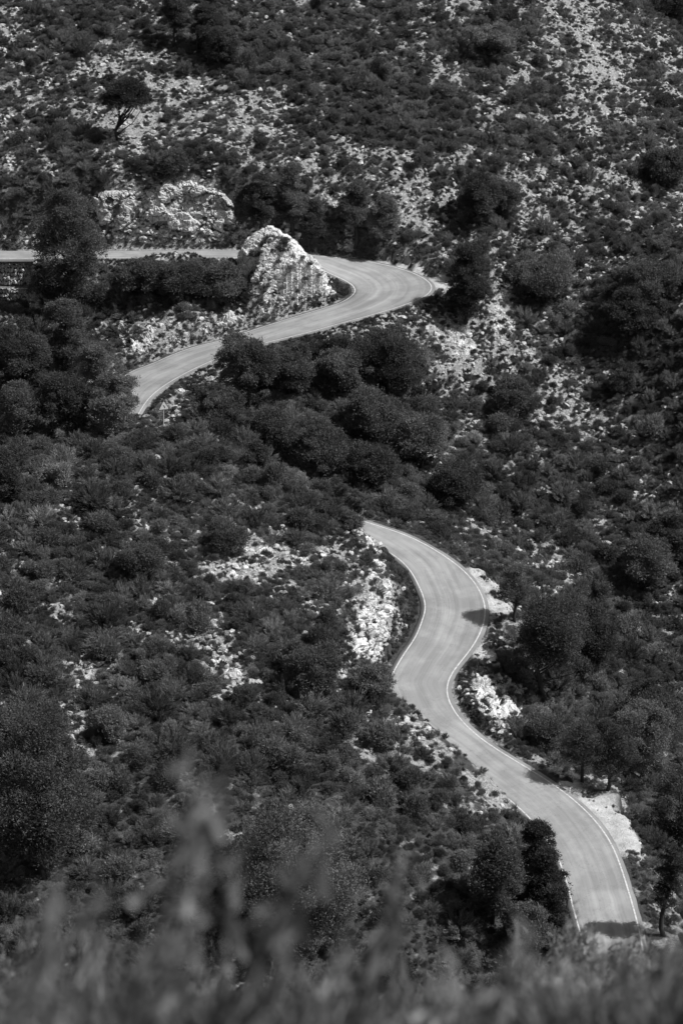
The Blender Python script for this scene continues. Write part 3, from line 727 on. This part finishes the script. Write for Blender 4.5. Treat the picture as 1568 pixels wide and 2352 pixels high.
for (bx, by, ty, wpx, off, kind, cb, sd_, lab, cat) in TREES:
    y0 = 325 if 'beyond the crest' in lab else 110
    P = drop(bx, by, y0); D = project(P)[2]
    if 'corner with trunk' in lab or 'cut by the right' in lab: pass
    h = (by - ty) * D / FPX / math.cos(rad(23.4) + math.atan((by - 1176) / FPX)); cw_ = wpx * D / FPX
    nm = {'pine': 'pine_tree', 'umbrella': 'pine_tree', 'broad': 'leafy_tree', 'bush': 'leafy_tree'}[kind]
    if cat == 'pine': nm = 'pine_tree'
    if cat == 'juniper': nm = 'juniper'
    root = make_tree(1000 + sd_, h, cw_, kind, 0, cb, nm, cx=off * D / FPX, deep=.55 if sd_ in (6, 7, 8, 9, 10) else 1.0)
    root.location = P; tag(root, lab, cat); TREEPOS.append((P[0], P[1], cw_ / 2, h))
    print('tree', sd_, P.round(1), 'h %.1f w %.1f' % (h, cw_), 'rd %.1f' % grd(P[0], P[1]))
# ------------------------------------------------------------------ rock outcrops: rough faceted skins keyed into the slope
def inpoly(px, py, poly):
    c = np.zeros(px.shape, bool); n = len(poly); dmin = np.full(px.shape, 1e9)
    for i in range(n):
        (x1, y1), (x2, y2) = poly[i], poly[(i + 1) % n]
        cond = ((y1 > py) != (y2 > py)) & (px < (x2 - x1) * (py - y1) / (y2 - y1 + 1e-9) + x1); c ^= cond
        dx, dy = x2 - x1, y2 - y1; t = np.clip(((px - x1) * dx + (py - y1) * dy) / (dx * dx + dy * dy + 1e-9), 0, 1)
        dmin = np.minimum(dmin, np.hypot(px - x1 - t * dx, py - y1 - t * dy))
    return np.where(c, dmin, -dmin)
def drop_many(px, py):
    ys = np.arange(135, 330, .45); X = np.zeros((len(px), 3))
    for i in range(0, len(px), 4000):
        u = (px[i:i + 4000] - 784) / FPX; v = (py[i:i + 4000] - 1176) / FPX; t = ys[None] / (CP - v * SP)[:, None]
        z = CAMZ + (-SP - v * CP)[:, None] * t; g = gz(u[:, None] * t, np.broadcast_to(ys, t.shape)); k = np.argmax(z <= g, 1); k = np.maximum(k, 1)
        a = np.arange(len(k)); e1 = z[a, k] - g[a, k]; e0 = z[a, k - 1] - g[a, k - 1]; f = e0 / (e0 - e1 + 1e-9)
        yy = ys[k - 1] + f * .45; tt = yy / (CP - v * SP); X[i:i + 4000] = np.stack([u * tt, yy, CAMZ + (-SP - v * CP) * tt], -1)
    return X
def gnormal(P, e=.6):
    x, y = P[:, 0], P[:, 1]; return unit(np.stack([-(gz(x + e, y) - gz(x - e, y)) / (2 * e), -(gz(x, y + e) - gz(x, y - e)) / (2 * e), np.ones(len(x))], -1))
def outcrop(poly, seed, label, bulge=.35, big=1.6, amp=.75, step=3.0, cat='rock', name='rock_outcrop', ani=(.55, .9, 1.25), edge=22):
    poly = np.array(poly, float).reshape(-1, 2); x0, y0 = poly.min(0) - 6; x1, y1 = poly.max(0) + 6
    gx, gy = np.meshgrid(np.arange(x0, x1, step), np.arange(y0, y1, step)); sh = gx.shape; px, py = gx.ravel(), gy.ravel()
    d = inpoly(px, py, poly) + 7 * fbm(px / 22, py / 22, s=seed, o=3); P = drop_many(px, py); nrm = gnormal(P)
    a = sstep(0, edge, d); ca_, sa_ = math.cos(.6), math.sin(.6); PR = np.stack([P[:, 0] * ca_ + P[:, 2] * sa_, P[:, 1], -P[:, 0] * sa_ + P[:, 2] * ca_], -1); b1, e1 = blocks(PR + .5 * np.stack([fbm(P[:, 0], P[:, 1], P[:, 2], s=seed + k) for k in (1, 2, 3)], -1), big, seed, ani); b2, e2 = blocks(PR, big * .4, seed + 3, ani); b3, e3 = blocks(P, big * .15, seed + 6)
    n3 = fbm(P[:, 0] * 1.2, P[:, 1] * 1.2, P[:, 2] * 1.2, s=seed + 5, o=4)
    h = bulge + amp * b1 + amp * .42 * b2 + amp * .16 * b3 + .15 * n3 - .28 * amp * (1 - sstep(0, .10, e1)) - .12 * amp * (1 - sstep(0, .12, e2))
    h = np.maximum(h, -.05 + .1 * b2) * a - (1 - a) * .35
    rdd = grd(P[:, 0], P[:, 1]); h = np.where(rdd < .9, np.minimum(h, -.25 + .3 * rdd), h)
    Q = P + nrm * h[:, None]
    ny_, nx_ = sh; ii = (np.arange(ny_ - 1)[:, None] * nx_ + np.arange(nx_ - 1)[None]).ravel(); F = np.stack([ii, ii + nx_, ii + nx_ + 1, ii + 1], -1)
    okf = (d[F] > -6).any(1); L = np.max([np.linalg.norm(P[F[:, i]] - P[F[:, (i + 1) % 4]], axis=1) for i in range(4)], 0); okf &= L < 2.5
    F = F[okf]; used = np.unique(F); mp = -np.ones(len(Q), int); mp[used] = np.arange(len(used))
    me = make_mesh(name, Q[used], mp[F]); o = obj(name, me, M['cliff' if name in ('cliff', 'rock_mound') else 'rock']); tag(o, label, cat); return o
outcrop([228,584,222,520,205,440,260,432,330,428,380,412,440,406,500,425,540,462,556,520,552,574,500,577], 11, 'pale craggy cliff face rising straight above the upper road', .45, 2.2, 1.15, 2.6, 'cliff', 'cliff', (.85, 1, 1.05), 16)
outcrop([-20,577,-20,520,40,525,100,535,130,577], 12, 'low pale rock bank above the upper road, left of the big cliff', .15, 1.2, .6)
outcrop([548,640,545,585,585,540,600,525,645,520,692,555,735,588,742,622,765,645,752,672,690,706,610,738,572,722,585,660], 13, 'broken pale rock skirting the foot of the mound beside the hairpin', .1, 1.0, .4, 2.6, 'rock', 'rock_outcrop')
outcrop([836,1200,862,1240,900,1300,918,1400,905,1460,862,1538,788,1520,798,1440,838,1350,826,1270], 14, 'bright rock cutting on the inside of the S-bend', .25, 1.1, .6, 3, 'rock cutting', 'rock_cutting')
outcrop([225,640,262,650,300,740,350,735,400,752,450,745,560,690,600,742,520,772,400,806,300,846,268,820,250,740], 15, 'broken pale rock bank along the inner side of the upper leg', .25, 1.2, .6, 3)
outcrop([395,1410,450,1428,545,1490,606,1592,560,1602,480,1545,470,1480], 16, 'narrow pale rock rib slanting down the middle of the near spur', .06, .8, .36)
outcrop([110,1490,180,1540,258,1570,258,1592,170,1572,120,1530], 17, 'small pale rock rib at the left of the near spur', .06, .8, .36)
outcrop([480,1330,570,1270,590,1212,650,1268,760,1258,770,1285,700,1330,620,1322,540,1345], 18, 'pale stony clearing outcrop in the middle of the near spur', .0, .7, .35)
outcrop([158,1640,178,1640,205,1700,200,1745,165,1740], 19, 'small pale outcrop left of the round juniper', .06, .7, .4)
outcrop([910,1668,960,1688,1000,1712,990,1735,940,1715], 20, 'pale rocks on the bank top left of the narrow middle of the lower road', .2, .7, .4)
outcrop([1050,1745,1085,1765,1140,1830,1170,1890,1150,1895,1115,1840,1060,1780], 21, 'line of pale rocks on the left bank of the lower road', .2, .7, .4)
outcrop([1085,1545,1120,1540,1180,1600,1215,1655,1160,1668,1090,1640,1075,1590], 22, 'jumbled pale rock bank right of the S-bend exit, beside the dark hollow', .3, .9, .5)
outcrop([1125,655,1150,680,1200,760,1215,810,1170,815,1110,780,1100,740,1120,720], 23, 'steep pale rubble slope right of the hairpin pine', .15, .9, .4)
outcrop([1310,605,1370,600,1400,650,1340,660,1315,640], 24, 'flat pale slab outcrop on the right slope', .2, .9, .4)
outcrop([720,425,790,440,835,480,760,490,725,470], 25, 'pale slabs among the trees above the hairpin', .15, .9, .35)
outcrop([975,740,1040,735,1100,780,1120,820,1050,840,985,800], 26, 'pale rubble slope directly under the outer edge of the hairpin', .1, .7, .35)
outcrop([1230,1270,1310,1290,1370,1330,1310,1340,1250,1310], 27, 'pale rocks on the slope opposite the S-bend', .15, .7, .35)

# the rock mound itself: a closed weathered boss standing between the two road legs
th, ph = np.meshgrid(np.linspace(0, 2 * math.pi, 260, endpoint=False), np.linspace(-.35, math.pi / 2, 120)); tsh = th.shape
dx_, dy_, dz_ = (np.cos(ph) * np.cos(th)).ravel(), (np.cos(ph) * np.sin(th)).ravel(), np.sin(ph).ravel()
MC = np.array([*unproj_y(655, 640, 249.3)[:2], 11.6]); A3 = np.array([5.2, 3.3, 7.5]); nn_ = 2.35
rr_ = (np.abs(dx_ / A3[0]) ** nn_ + np.abs(dy_ / A3[1]) ** nn_ + np.abs(dz_ / A3[2]) ** nn_) ** (-1 / nn_)
D3 = np.stack([dx_, dy_, dz_], -1); Pm = D3 * rr_[:, None]; Pm[:, 2] *= 1 - .38 * sstep(-.8, 5.0, Pm[:, 0]) * (Pm[:, 2] > 0); Pm[:, 0] -= np.clip(Pm[:, 2], 0, 9) * .12
Pr_ = np.stack([Pm[:, 0] * .83 + Pm[:, 2] * .56, Pm[:, 1], -Pm[:, 0] * .56 + Pm[:, 2] * .83], -1)
m1, f1 = blocks(Pr_ + .5 * np.stack([fbm(Pm[:, 0], Pm[:, 1], Pm[:, 2], s=60 + k) for k in (1, 2, 3)], -1), 1.9, 61, (.7, 1, 1.1)); m2, f2 = blocks(Pr_, .75, 64, (.7, 1, 1.1)); m3, f3 = blocks(Pr_, .3, 67)
hm = .55 * m1 + .30 * m2 + .1 * m3 + .35 * fbm(Pm[:, 0] * .5, Pm[:, 1] * .5, Pm[:, 2] * .5, s=69) - .22 * (1 - sstep(0, .12, f1)) - .1 * (1 - sstep(0, .12, f2))
hm *= np.clip(1.15 - dz_ * .5, .5, 1); Pm = Pm + D3 * hm[:, None] + MC
rdm = grd(Pm[:, 0], Pm[:, 1]); 
for _ in range(16):
    low = (Pm[:, 2] < 17.5) & (grd(Pm[:, 0], Pm[:, 1]) < .7); Pm[low, :2] = MC[:2] + (Pm[low, :2] - MC[:2]) * .95
nph, nth = tsh; I_ = np.arange(nph - 1)[:, None] * nth + np.arange(nth)[None]; J_ = np.arange(nph - 1)[:, None] * nth + (np.arange(nth)[None] + 1) % nth
Fm = np.stack([I_.ravel(), J_.ravel(), (J_ + nth).ravel(), (I_ + nth).ravel()], -1)
tag(obj('rock_mound', make_mesh('rock_mound', Pm, Fm), M['cliff']), 'rounded pale rock mound in the crook between the upper road and the hairpin', 'rock mound')
mpx, mpy, mpd = project(Pm)
def on_mound(bx, by):
    w_ = np.hypot(mpx - bx, mpy - by) < 9
    return Pm[np.nonzero(w_)[0][mpd[w_].argmin()]] if w_.any() else drop(bx, by)

# ------------------------------------------------------------------ dry stone wall, two tiers
# two samplings: even over the ground, and even over what is seen (so steep faces are not left bald)
def cands(n, r):
    k = int(n * .4); x = r.uniform(-58, 62, n - k); y = r.uniform(131, 345, n - k); P1 = np.stack([x, y, gz(x, y)], -1)
    P2 = drop_many(r.uniform(-40, 1610, k), r.uniform(-30, 1700, k)); return np.vstack([P1, P2])[r.permutation(n)].T

# ------------------------------------------------------------------
wl = bpy.data.objects.new('stone_wall', None); COL.objects.link(wl); wl.location = (-38, 250, 10.6)
tag(wl, 'dry stone retaining wall in two stepped tiers under the upper road at the left edge', 'wall')
rw = np.random.RandomState(5)
def tier(x0, x1, yf, z0, z1):
    mb = MB(); nst = 0; z = z0
    while z < z1 - .05:
        x = x0
        hh_ = .42 + .1 * rw.rand(); hh_ = min(hh_, z1 - z)
        while x < x1:
            ww = .12 + .22 * rw.rand(); V, Fs = stone_mesh(rw.randint(1e6), 1); tl_ = rw.normal() * .25
            V = V * [ww * .7, .3, hh_ * .68]; c_, s_ = math.cos(tl_), math.sin(tl_); V = np.stack([V[:, 0] * c_ + V[:, 2] * s_, V[:, 1], -V[:, 0] * s_ + V[:, 2] * c_], -1)
            bend = max(0, x - (x1 - .9)) ** 2 * .9
            V = V + np.array([x + ww / 2, yf + bend + .08 * rw.normal(), z + hh_ / 2 + .04 * rw.normal()]) - np.array(wl.location)
            mb.add(V, Fs.tolist()); x += ww
        z += hh_
    obj('wall_tier', mb.mesh('wall_tier'), M['stone'], wl)
    cb = MB(); l_ = np.array(wl.location); cb.box(x0 - l_[0], x1 - .5 - l_[0], yf + .15 - l_[1], yf + 2.2 - l_[1], z0 - 1 - l_[2], z1 - .12 - l_[2]); obj('wall_core', cb.mesh('wall_core'), plain('earth_core', .16), wl)
tier(-44, -33.9, 250.5, 12.5, 14.98); tier(-44, -33.2, 249.3, 10.4, 12.45)

# ------------------------------------------------------------------ road sign
P = drop(378, 985); P[2] -= .1; print('sign', P, grd(P[0], P[1])); hs = 64 * project(P)[2] / FPX / .93 + .1
sg = bpy.data.objects.new('road_sign', None); COL.objects.link(sg); sg.location = P; sg.rotation_euler = (0, 0, rad(20))
tag(sg, 'triangular bend warning sign on a thin post below the upper road leg', 'road sign')
mb = MB(); mb.tube([(-.06, .03, 0), (0, .03, hs - .25)], [.04, .04], 8); obj('post', mb.mesh('post'), plain('pale_post', .75, .5, .3), sg)
def prism(poly, y0, y1):
    n = len(poly); V = [(x, y0, z) for x, z in poly] + [(x, y1, z) for x, z in poly]
    return V, [list(range(n)), list(range(n, 2 * n))[::-1]] + [[i, (i + 1) % n, n + (i + 1) % n, n + i][::-1] for i in range(n)]
def tri(s, zc):
    out = []; 
    for k in range(3):
        a0 = math.pi / 2 + k * 2 * math.pi / 3; cxx, czz = (s * .577 - .06) * math.cos(a0), (s * .577 - .06) * math.sin(a0)
        for j in range(-3, 4): a_ = a0 + j * math.pi / 9; out.append((cxx + .04 * math.cos(a_), zc + czz + .04 * math.sin(a_)))
    return out
zc = hs - .62
for nm, s_, y0, y1, val in (('border', 1.06, -.03, 0, .07), ('face', .90, -.036, -.031, .8)):
    mb = MB(); mb.add(*prism(tri(s_, zc), y0, y1)); obj(nm, mb.mesh(nm), plain('sign_' + nm, val, .5), sg)
mb = MB(); mb.add(*prism(tri(1.05, zc), .001, .02)); obj('back_plate', mb.mesh('back_plate'), M['metal'], sg)
arc_o = [(.10 - .17 + .19 * math.sin(a_) , zc - .17 + .32 * math.cos(a_)) for a_ in np.linspace(0, 1.5, 10)]
arc_i = [(.10 - .17 + .10 * math.sin(a_) , zc - .17 + .24 * math.cos(a_)) for a_ in np.linspace(0, 1.5, 10)][::-1]
V = [(x, -.041, z) for x, z in arc_o] + [(x, -.041, z) for x, z in arc_i[::-1]]; F = [[i, i + 1, 11 + i, 10 + i] for i in range(9)]
V2 = [(x, -.037, z) for x, y, z in V]; F2 = [[20 + j for j in f[::-1]] for f in F]
mb = MB(); mb.add(V + V2, F + F2); obj('bend_symbol', mb.mesh('bend_symbol'), plain('sign_black', .015, .5), sg)

# ------------------------------------------------------------------ shrubs
GRID = {}
def near_ok(x, y, r, k=.72):
    cx_, cy_ = int(x // 2), int(y // 2)
    for a in range(cx_ - 2, cx_ + 3):
        for b in range(cy_ - 2, cy_ + 3):
            for (qx, qy, qr) in GRID.get((a, b), ()):
                if (qx - x) ** 2 + (qy - y) ** 2 < (k * (qr + r)) ** 2: return False
    return True
def put(x, y, r): GRID.setdefault((int(x // 2), int(y // 2)), []).append((x, y, r))
for x, y, r, h in TREEPOS: put(x, y, r * .55)
# where the surveyed map at the body of the bush shows rock
def bareness(x, y, z, r, h):
    zz = z + .45 * h; return rockiness(x, y, zz) + (bare(x, y) - rockiness(x, y, z))
rv = np.random.RandomState(99); SHR = []
for rmin, rmax, ncand, thr in ((1.3, 2.1, 6000, .12), (.85, 1.3, 24000, .25), (.5, .85, 48000, .36), (.2, .5, 100000, .72)):
    x, y, z = cands(ncand, rv); r = rv.uniform(rmin, rmax, ncand); h = r * rv.uniform(.65, 1.5, ncand)
    px, py, D = project(np.stack([x, y, z], -1)); big = bareness(x, y, z, r, h); rd_ = grd(x, y)
    # large growth only low in the picture and in the wooded parts
    sc = np.where(y > 255, .8, 1.0); r *= sc; h *= sc
    ok = (px > -330) & (px < 1880) & (py > -120) & (py < 2480) & (big < thr + rv.uniform(-.1, .1, ncand) * (1 if rmin > .3 else 2.6)) & (rd_ > r * .7 + .25) & ((rmin < .5) | (rd_ > .8 * r + .9)) & (py > -60)
    for i in np.nonzero(ok)[0]:
        if (np.hypot(PW[:, 0] - x[i], PW[:, 1] - y[i]) < PW[:, 3] * .95).any(): continue
        if not near_ok(x[i], y[i], r[i], .53): continue
        if over_road(x[i], y[i], z[i], r[i], h[i]): continue
        put(x[i], y[i], r[i]); SHR.append((x[i], y[i], z[i], r[i], h[i]))
SHR = np.array(SHR); px, py, D = project(SHR[:, :3] + np.array([0, 0, .5]) * SHR[:, 4:5]); vis = visible(SHR[:, :3], .5) & (px > 0) & (px < 1568) & (py > 0) & (py < 2330)
score = np.where(vis, SHR[:, 3] / D * (1 + .15 * rv.rand(len(SHR))), 0); order = np.argsort(-score)
IND = order[:270]; REST = order[270:]
print('shrubs', len(SHR), 'visible', vis.sum())
ZN = [((0,0,1568,230),'near the top of the slope'),((230,230,1568,400),'on the upper stony slope'),((0,230,230,500),'on the upper stony slope'),((0,400,560,580),'around the pale cliff'),((560,400,1000,600),'above the hairpin'),
 ((0,580,620,860),'between the upper road and its lower leg'),((1000,400,1568,760),'on the right slope'),((350,740,1100,1000),'below the upper leg'),((0,860,350,1100),'left of the upper leg'),((1100,760,1568,1150),'on the right slope below the hairpin'),
 ((350,1000,1100,1200),'behind the spur crest'),((1100,1150,1568,1400),'across from the S-bend'),((0,1000,900,1620),'on the near spur'),((1120,1400,1568,1800),'in the dark right valley'),((0,1620,600,2352),'low on the near slope'),((600,1600,1250,1900),'left of the lower road'),((600,1900,1320,2352),'left of the lower road end'),((1300,1780,1568,2352),'right of the lower road end')]
WORD = ['top edge', 'an eighth', 'a quarter', 'three eighths', 'half way', 'five eighths', 'three quarters', 'seven eighths', 'bottom edge']
def where(px, py):
    for (a, b, c, d), s in ZN:
        if a <= px < c and b <= py < d: return s
    return 'on the hillside'
for n_i, i in enumerate(IND):
    x, y, z, r, h = SHR[i]; k = rv.randint(0, 10); kd_ = 'dense round-topped shrub' if k < 4 else 'loose feathery shrub'
    size = 'large' if r > 1.1 else 'middle-sized' if r > .75 else 'small'
    o = obj('shrub', SH[k]); o.location = (x, y, z - .08 * r); o.rotation_euler = (rv.normal() * .08, rv.normal() * .08, rv.rand() * 6.28); o.scale = (r, r * rv.uniform(.85, 1.15), h)
    tag(o, '%s %s %s, %d%% across, %d%% down' % (size, kd_, where(px[i], py[i]), round(px[i] / 15.68), round(py[i] / 23.52)), 'shrub', 'shrubs scattered over the hillside')
Q = SHR[REST]; n = len(Q)
scatter('scrub', SH, Q[:, :3] - np.array([0, 0, .08]) * Q[:, 3:4], np.stack([rv.normal(size=n) * .08, rv.normal(size=n) * .08, rv.rand(n) * 6.28], -1), np.stack([Q[:, 3], Q[:, 3] * rv.uniform(.85, 1.15, n), Q[:, 4]], -1), rv.randint(0, 10, n), 'dark mediterranean scrub covering the hillside', 'scrub')
# small tufts: everywhere thinly, thick on the verges
n = 70000; x, y, z = cands(n, rv); px, py, D = project(np.stack([x, y, z], -1)); b = bare(x, y); rd_ = grd(x, y)
padn = np.array([(np.hypot(PW[:, 0] - a, PW[:, 1] - c) < PW[:, 3] * 1.0).any() for a, c in zip(x, y)])
verge = (rd_ < 1.5) & (rd_ > .35)
ok = (px > -300) & (px < 1860) & (py > -60) & (py < 2420) & (rd_ > .35) & ~padn & ((b < .75 + rv.uniform(-.25, .15, n)) | (verge & (rv.rand(n) < .9)))
s1 = rv.uniform(.18, .55, n) * np.where(verge, .75, 1)
sel = np.nonzero(ok)[0]
# extra verge planting
m_ = rv.randint(0, len(CC), 9000); side = rv.rand(9000) < .5; base = np.where(side[:, None], Rr[m_], Ll[m_]); dirn = unit((Rr - Ll)[m_]) * np.where(side, 1, -1)[:, None]; vq = base + dirn * rv.uniform(.45, 1.5, 9000)[:, None] + rv.normal(size=(9000, 3)) * .15
vx, vy = vq[:, 0], vq[:, 1]; vz = gz(vx, vy); vrd = grd(vx, vy); vp = np.array([(np.hypot(PW[:, 0] - a, PW[:, 1] - c) < PW[:, 3] * .95).any() for a, c in zip(vx, vy)]); vok = (vrd > .3) & ~vp
X = np.concatenate([np.stack([x, y, z], -1)[sel], np.stack([vx, vy, vz], -1)[vok]]); S1 = np.concatenate([s1[sel], rv.uniform(.12, .32, vok.sum())]); n = len(X); print('tufts', n)
scatter('grass_tufts', TUFT + SPRIG[:2], X, np.stack([rv.normal(size=n) * .1, rv.normal(size=n) * .1, rv.rand(n) * 6.28], -1), np.stack([S1, S1, S1 * rv.uniform(.8, 1.4, n)], -1), rv.randint(0, 6, n), 'low dry grass and heath tufts between the stones and along the road verge', 'grass')
# loose stones
n = 110000; x, y, z = cands(n, rv); b = bare(x, y); rd_ = grd(x, y); px, py, D = project(np.stack([x, y, z], -1))
s1 = .06 + .34 * rv.rand(n) ** 3.4
ok = (px > -300) & (px < 1860) & (py > -60) & (py < 2420) & (rd_ > .6) & (b > .42 + rv.uniform(-.1, .25, n)) 
padn = np.array([(np.hypot(PW[:, 0] - a, PW[:, 1] - c) < PW[:, 3] * 1.05).any() if o_ else False for a, c, o_ in zip(x, y, ok)]); padany = np.array([(np.hypot(PW[:-NGRAV, 0] - a, PW[:-NGRAV, 1] - c) < PW[:-NGRAV, 3] * 1.3).any() for a, c in zip(x, y)]); onpad = padany & (rd_ > .45) & (rv.rand(n) < .75); s1 = np.where(onpad, s1 * .45, s1); ok = (ok & ~padn) | onpad
sel = np.nonzero(ok)[0]; n = len(sel); print('stones', n)
scatter('loose_stones', STONE, np.stack([x, y, z + s1 * .15 + .05], -1)[sel], np.stack([rv.normal(size=n) * .35, rv.normal(size=n) * .35, rv.rand(n) * 6.28], -1), np.stack([s1[sel]] * 3, -1) * rv.uniform(.8, 1.3, (n, 3)), rv.randint(0, 8, n), 'pale broken limestone lying on the bare slopes', 'stones')
# bushes rooted in the joints of the cliff and the mound
for j, (bx, by, r_) in enumerate([(600,560,.7),(622,545,.6),(655,548,.55),(640,600,.5),(575,590,.8),(610,640,.6),(675,620,.55),(700,600,.45),(650,670,.5),(705,650,.5),(598,690,.55),(720,610,.5),(740,640,.4),(630,575,.4),(660,580,.35),(690,680,.4),(565,660,.6),(300,470,.5),(345,440,.45),(410,500,.4),(440,455,.45),(480,500,.35),(285,540,.5),(365,555,.45),(520,555,.4),(460,560,.4),(255,470,.8),(330,520,.35)]):
    P = on_mound(bx, by) - np.array([0, .1, .05]) if bx > 540 else drop(bx, by) + np.array([0, -.45, .15]); k = rv.randint(0, 10); r_ *= 1.05 if bx > 540 else .8
    o = obj('shrub', SH[k]); o.location = P; o.rotation_euler = (0, 0, rv.rand() * 6.28); o.scale = (r_, r_, r_ * 1.1)
    tag(o, 'small tuft of scrub rooted in the pale rock %s, %d%% across, %d%% down' % ('of the mound' if bx > 540 else 'of the cliff', round(bx / 15.68), round(by / 23.52)), 'shrub', 'scrub growing on the bare rock faces')
# boulders one can tell apart
BO = [(1010,740,.8),(1040,755,.6),(1075,770,.7),(1000,770,.6),(1055,800,.55),(1090,745,.6),(960,745,.6),(925,735,.8),(900,750,.5),(1120,790,.55),(1150,800,.45),(760,795,.8),(800,800,.5),(830,790,.45),(1180,910,.7),(1245,930,.9),(1260,960,.8),(1300,935,.7),(1230,985,.5),(1110,1015,.5),(905,970,.6),(1160,1610,.7),(1185,1635,.6),(1140,1585,.6),(1120,1620,.5),(1175,1655,.5),(1320,1440,.6),(1340,1438,.5),(1405,1608,.5),(600,1862,.5),(1225,1340,.6),(1255,1355,.5),(1390,1250,.8),(1375,1270,.6),(420,900,.6),(455,905,.5),(430,925,.55),(480,935,.5),(505,950,.45),(400,935,.5),(1045,655,.5),(1440,1835,.6),(1425,1825,.5),(160,930,.4),(75,1040,.4),(700,770,.45),(735,760,.4),(555,730,.6),(440,780,.5),(395,770,.7),(1240,410,.9),(925,365,.7),(980,430,.7),(1010,300,.6),(610,245,.8),(740,465,.8)]
for (bx, by, s_) in BO:
    P = drop(bx, by)
    if grd(P[0], P[1]) < .8: continue
    o = obj('boulder', STONE[rv.randint(8)]); o.location = P + [0, 0, s_ * .1]; o.rotation_euler = (rv.normal() * .3, rv.normal() * .3, rv.rand() * 6.28); o.scale = (s_ * .8, s_ * .8, s_ * .75)
    tag(o, 'pale limestone boulder %s, %d%% across, %d%% down' % (where(bx, by), round(bx / 15.68), round(by / 23.52)), 'boulder', 'boulders lying on the slopes')

# ------------------------------------------------------------------ plants at the photographer's feet (out of focus)
def near_plant(seed, plume=False):
    """unit height: a sheaf of upright stems clothed in narrow leaves"""
    r = np.random.RandomState(seed); ns = 20 if not plume else 3; C = []; D = []; Ls = []
    st = MB()
    for s in range(ns):
        a = r.rand() * 6.28; sp = (.30 if not plume else .16) * r.rand() ** .6; b0 = np.array([.06 * math.cos(a), .06 * math.sin(a), 0]); tip = np.array([sp * math.cos(a) + .24, sp * math.sin(a), (.62 + .38 * r.rand())])
        mid = (b0 + tip) / 2 + [0, 0, .06]; pts = [b0, mid, tip]; st.tube(pts, [.006, .004, .002], 4)
        k = 110 if not plume else 50; q = r.rand(k) ** (.6 if not plume else .35); P = (1 - q)[:, None] ** 2 * b0 + (2 * q * (1 - q))[:, None] * mid + (q ** 2)[:, None] * tip
        C.append(P + rdir(k, r) * (.018 if not plume else .02) * (.5 + q[:, None])); D.append(unit(tip - b0)[None] + rdir(k, r) * .8); Ls.append(.045 + .02 * r.rand(k))
    C = np.vstack(C); D = np.vstack(D); Ls = np.concatenate(Ls) * (1 if not plume else 1.3)
    return st.mesh('stems', True), quads(C, D, Ls, .011 if not plume else .016, r)
NP = []
for i in range(6):
    s_, VF = near_plant(700 + i, i >= 4); s_.materials.append(M['twig']); f_ = mm('leaves', VF, M['fore' if i in (1, 3, 4, 5, 0) else 'grass']); NP.append((s_, f_))
rf = np.random.RandomState(17)
def add_near(px_, ytop, dist, k, label):
    v = (ytop - 1176) / FPX; t = dist / (CP - v * SP); ztop = CAMZ + (-SP - v * CP) * t; x = (px_ - 784) / FPX * t
    zg = float(gz(x, dist)); h = ztop - zg
    if h < .3: return
    x -= .2 * h
    root = bpy.data.objects.new('wild_plant', None); COL.objects.link(root); root.location = (x, dist, zg - .02); root.scale = (h * 1.0, h * 1.0, h); root.rotation_euler = (0, 0, rf.normal() * .35)
    obj('stems', NP[k][0], None, root); obj('leaves', NP[k][1], None, root); tag(root, label, 'plant', 'blurred plants in the foreground')
for j, (px_, ty, dist, k) in enumerate([(480,1590,3.6,4),(372,1690,3.3,5),(215,1870,3.4,4),(1010,1975,3.4,4),(860,2060,3.8,4),(705,2070,3.5,5),(930,1990,4.5,5),(1330,2120,3.8,4)]):
    add_near(px_, ty, dist, k, 'tall blurred seed stalk rising to %d%% across and %d%% down the photo' % (round(px_ / 15.68), round(ty / 23.52)))
def skyline(px_): return np.interp(px_, [0, 150, 350, 480, 620, 800, 950, 1100, 1250, 1400, 1568], [2010, 2030, 2080, 2110, 2130, 2100, 2110, 2130, 2080, 1990, 1970])
for j in range(150):
    px_ = rf.uniform(-60, 1630); dist = 5.0 + 14 * rf.rand(); ty = skyline(px_) + 105 + 330 * rf.rand() ** 1.1
    add_near(px_, ty, dist, rf.randint(0, 4), 'blurred leafy plant at the bottom edge, %d%% across, reaching up to %d%% down the photo' % (round(np.clip(px_, 0, 1568) / 15.68), round(ty / 23.52)))
n = 26000; y = 3 + 17 * rf.rand(n) ** .8; x = rf.uniform(-1, 1, n) * (1.0 + y * .24); z = gz(x, y); s1 = rf.uniform(.25, .7, n)
scatter('near_grass', TUFT + [SPRIG[0], SPRIG[1]], np.stack([x, y, z], -1)[:2600], np.stack([rf.normal(size=2600) * .1, rf.normal(size=2600) * .1, rf.rand(2600) * 6.28], -1), np.stack([s1, s1, s1 * 1.25], -1)[:2600], rf.randint(0, 6, 2600), 'dry grass covering the slope at the photographer\'s feet', 'grass')
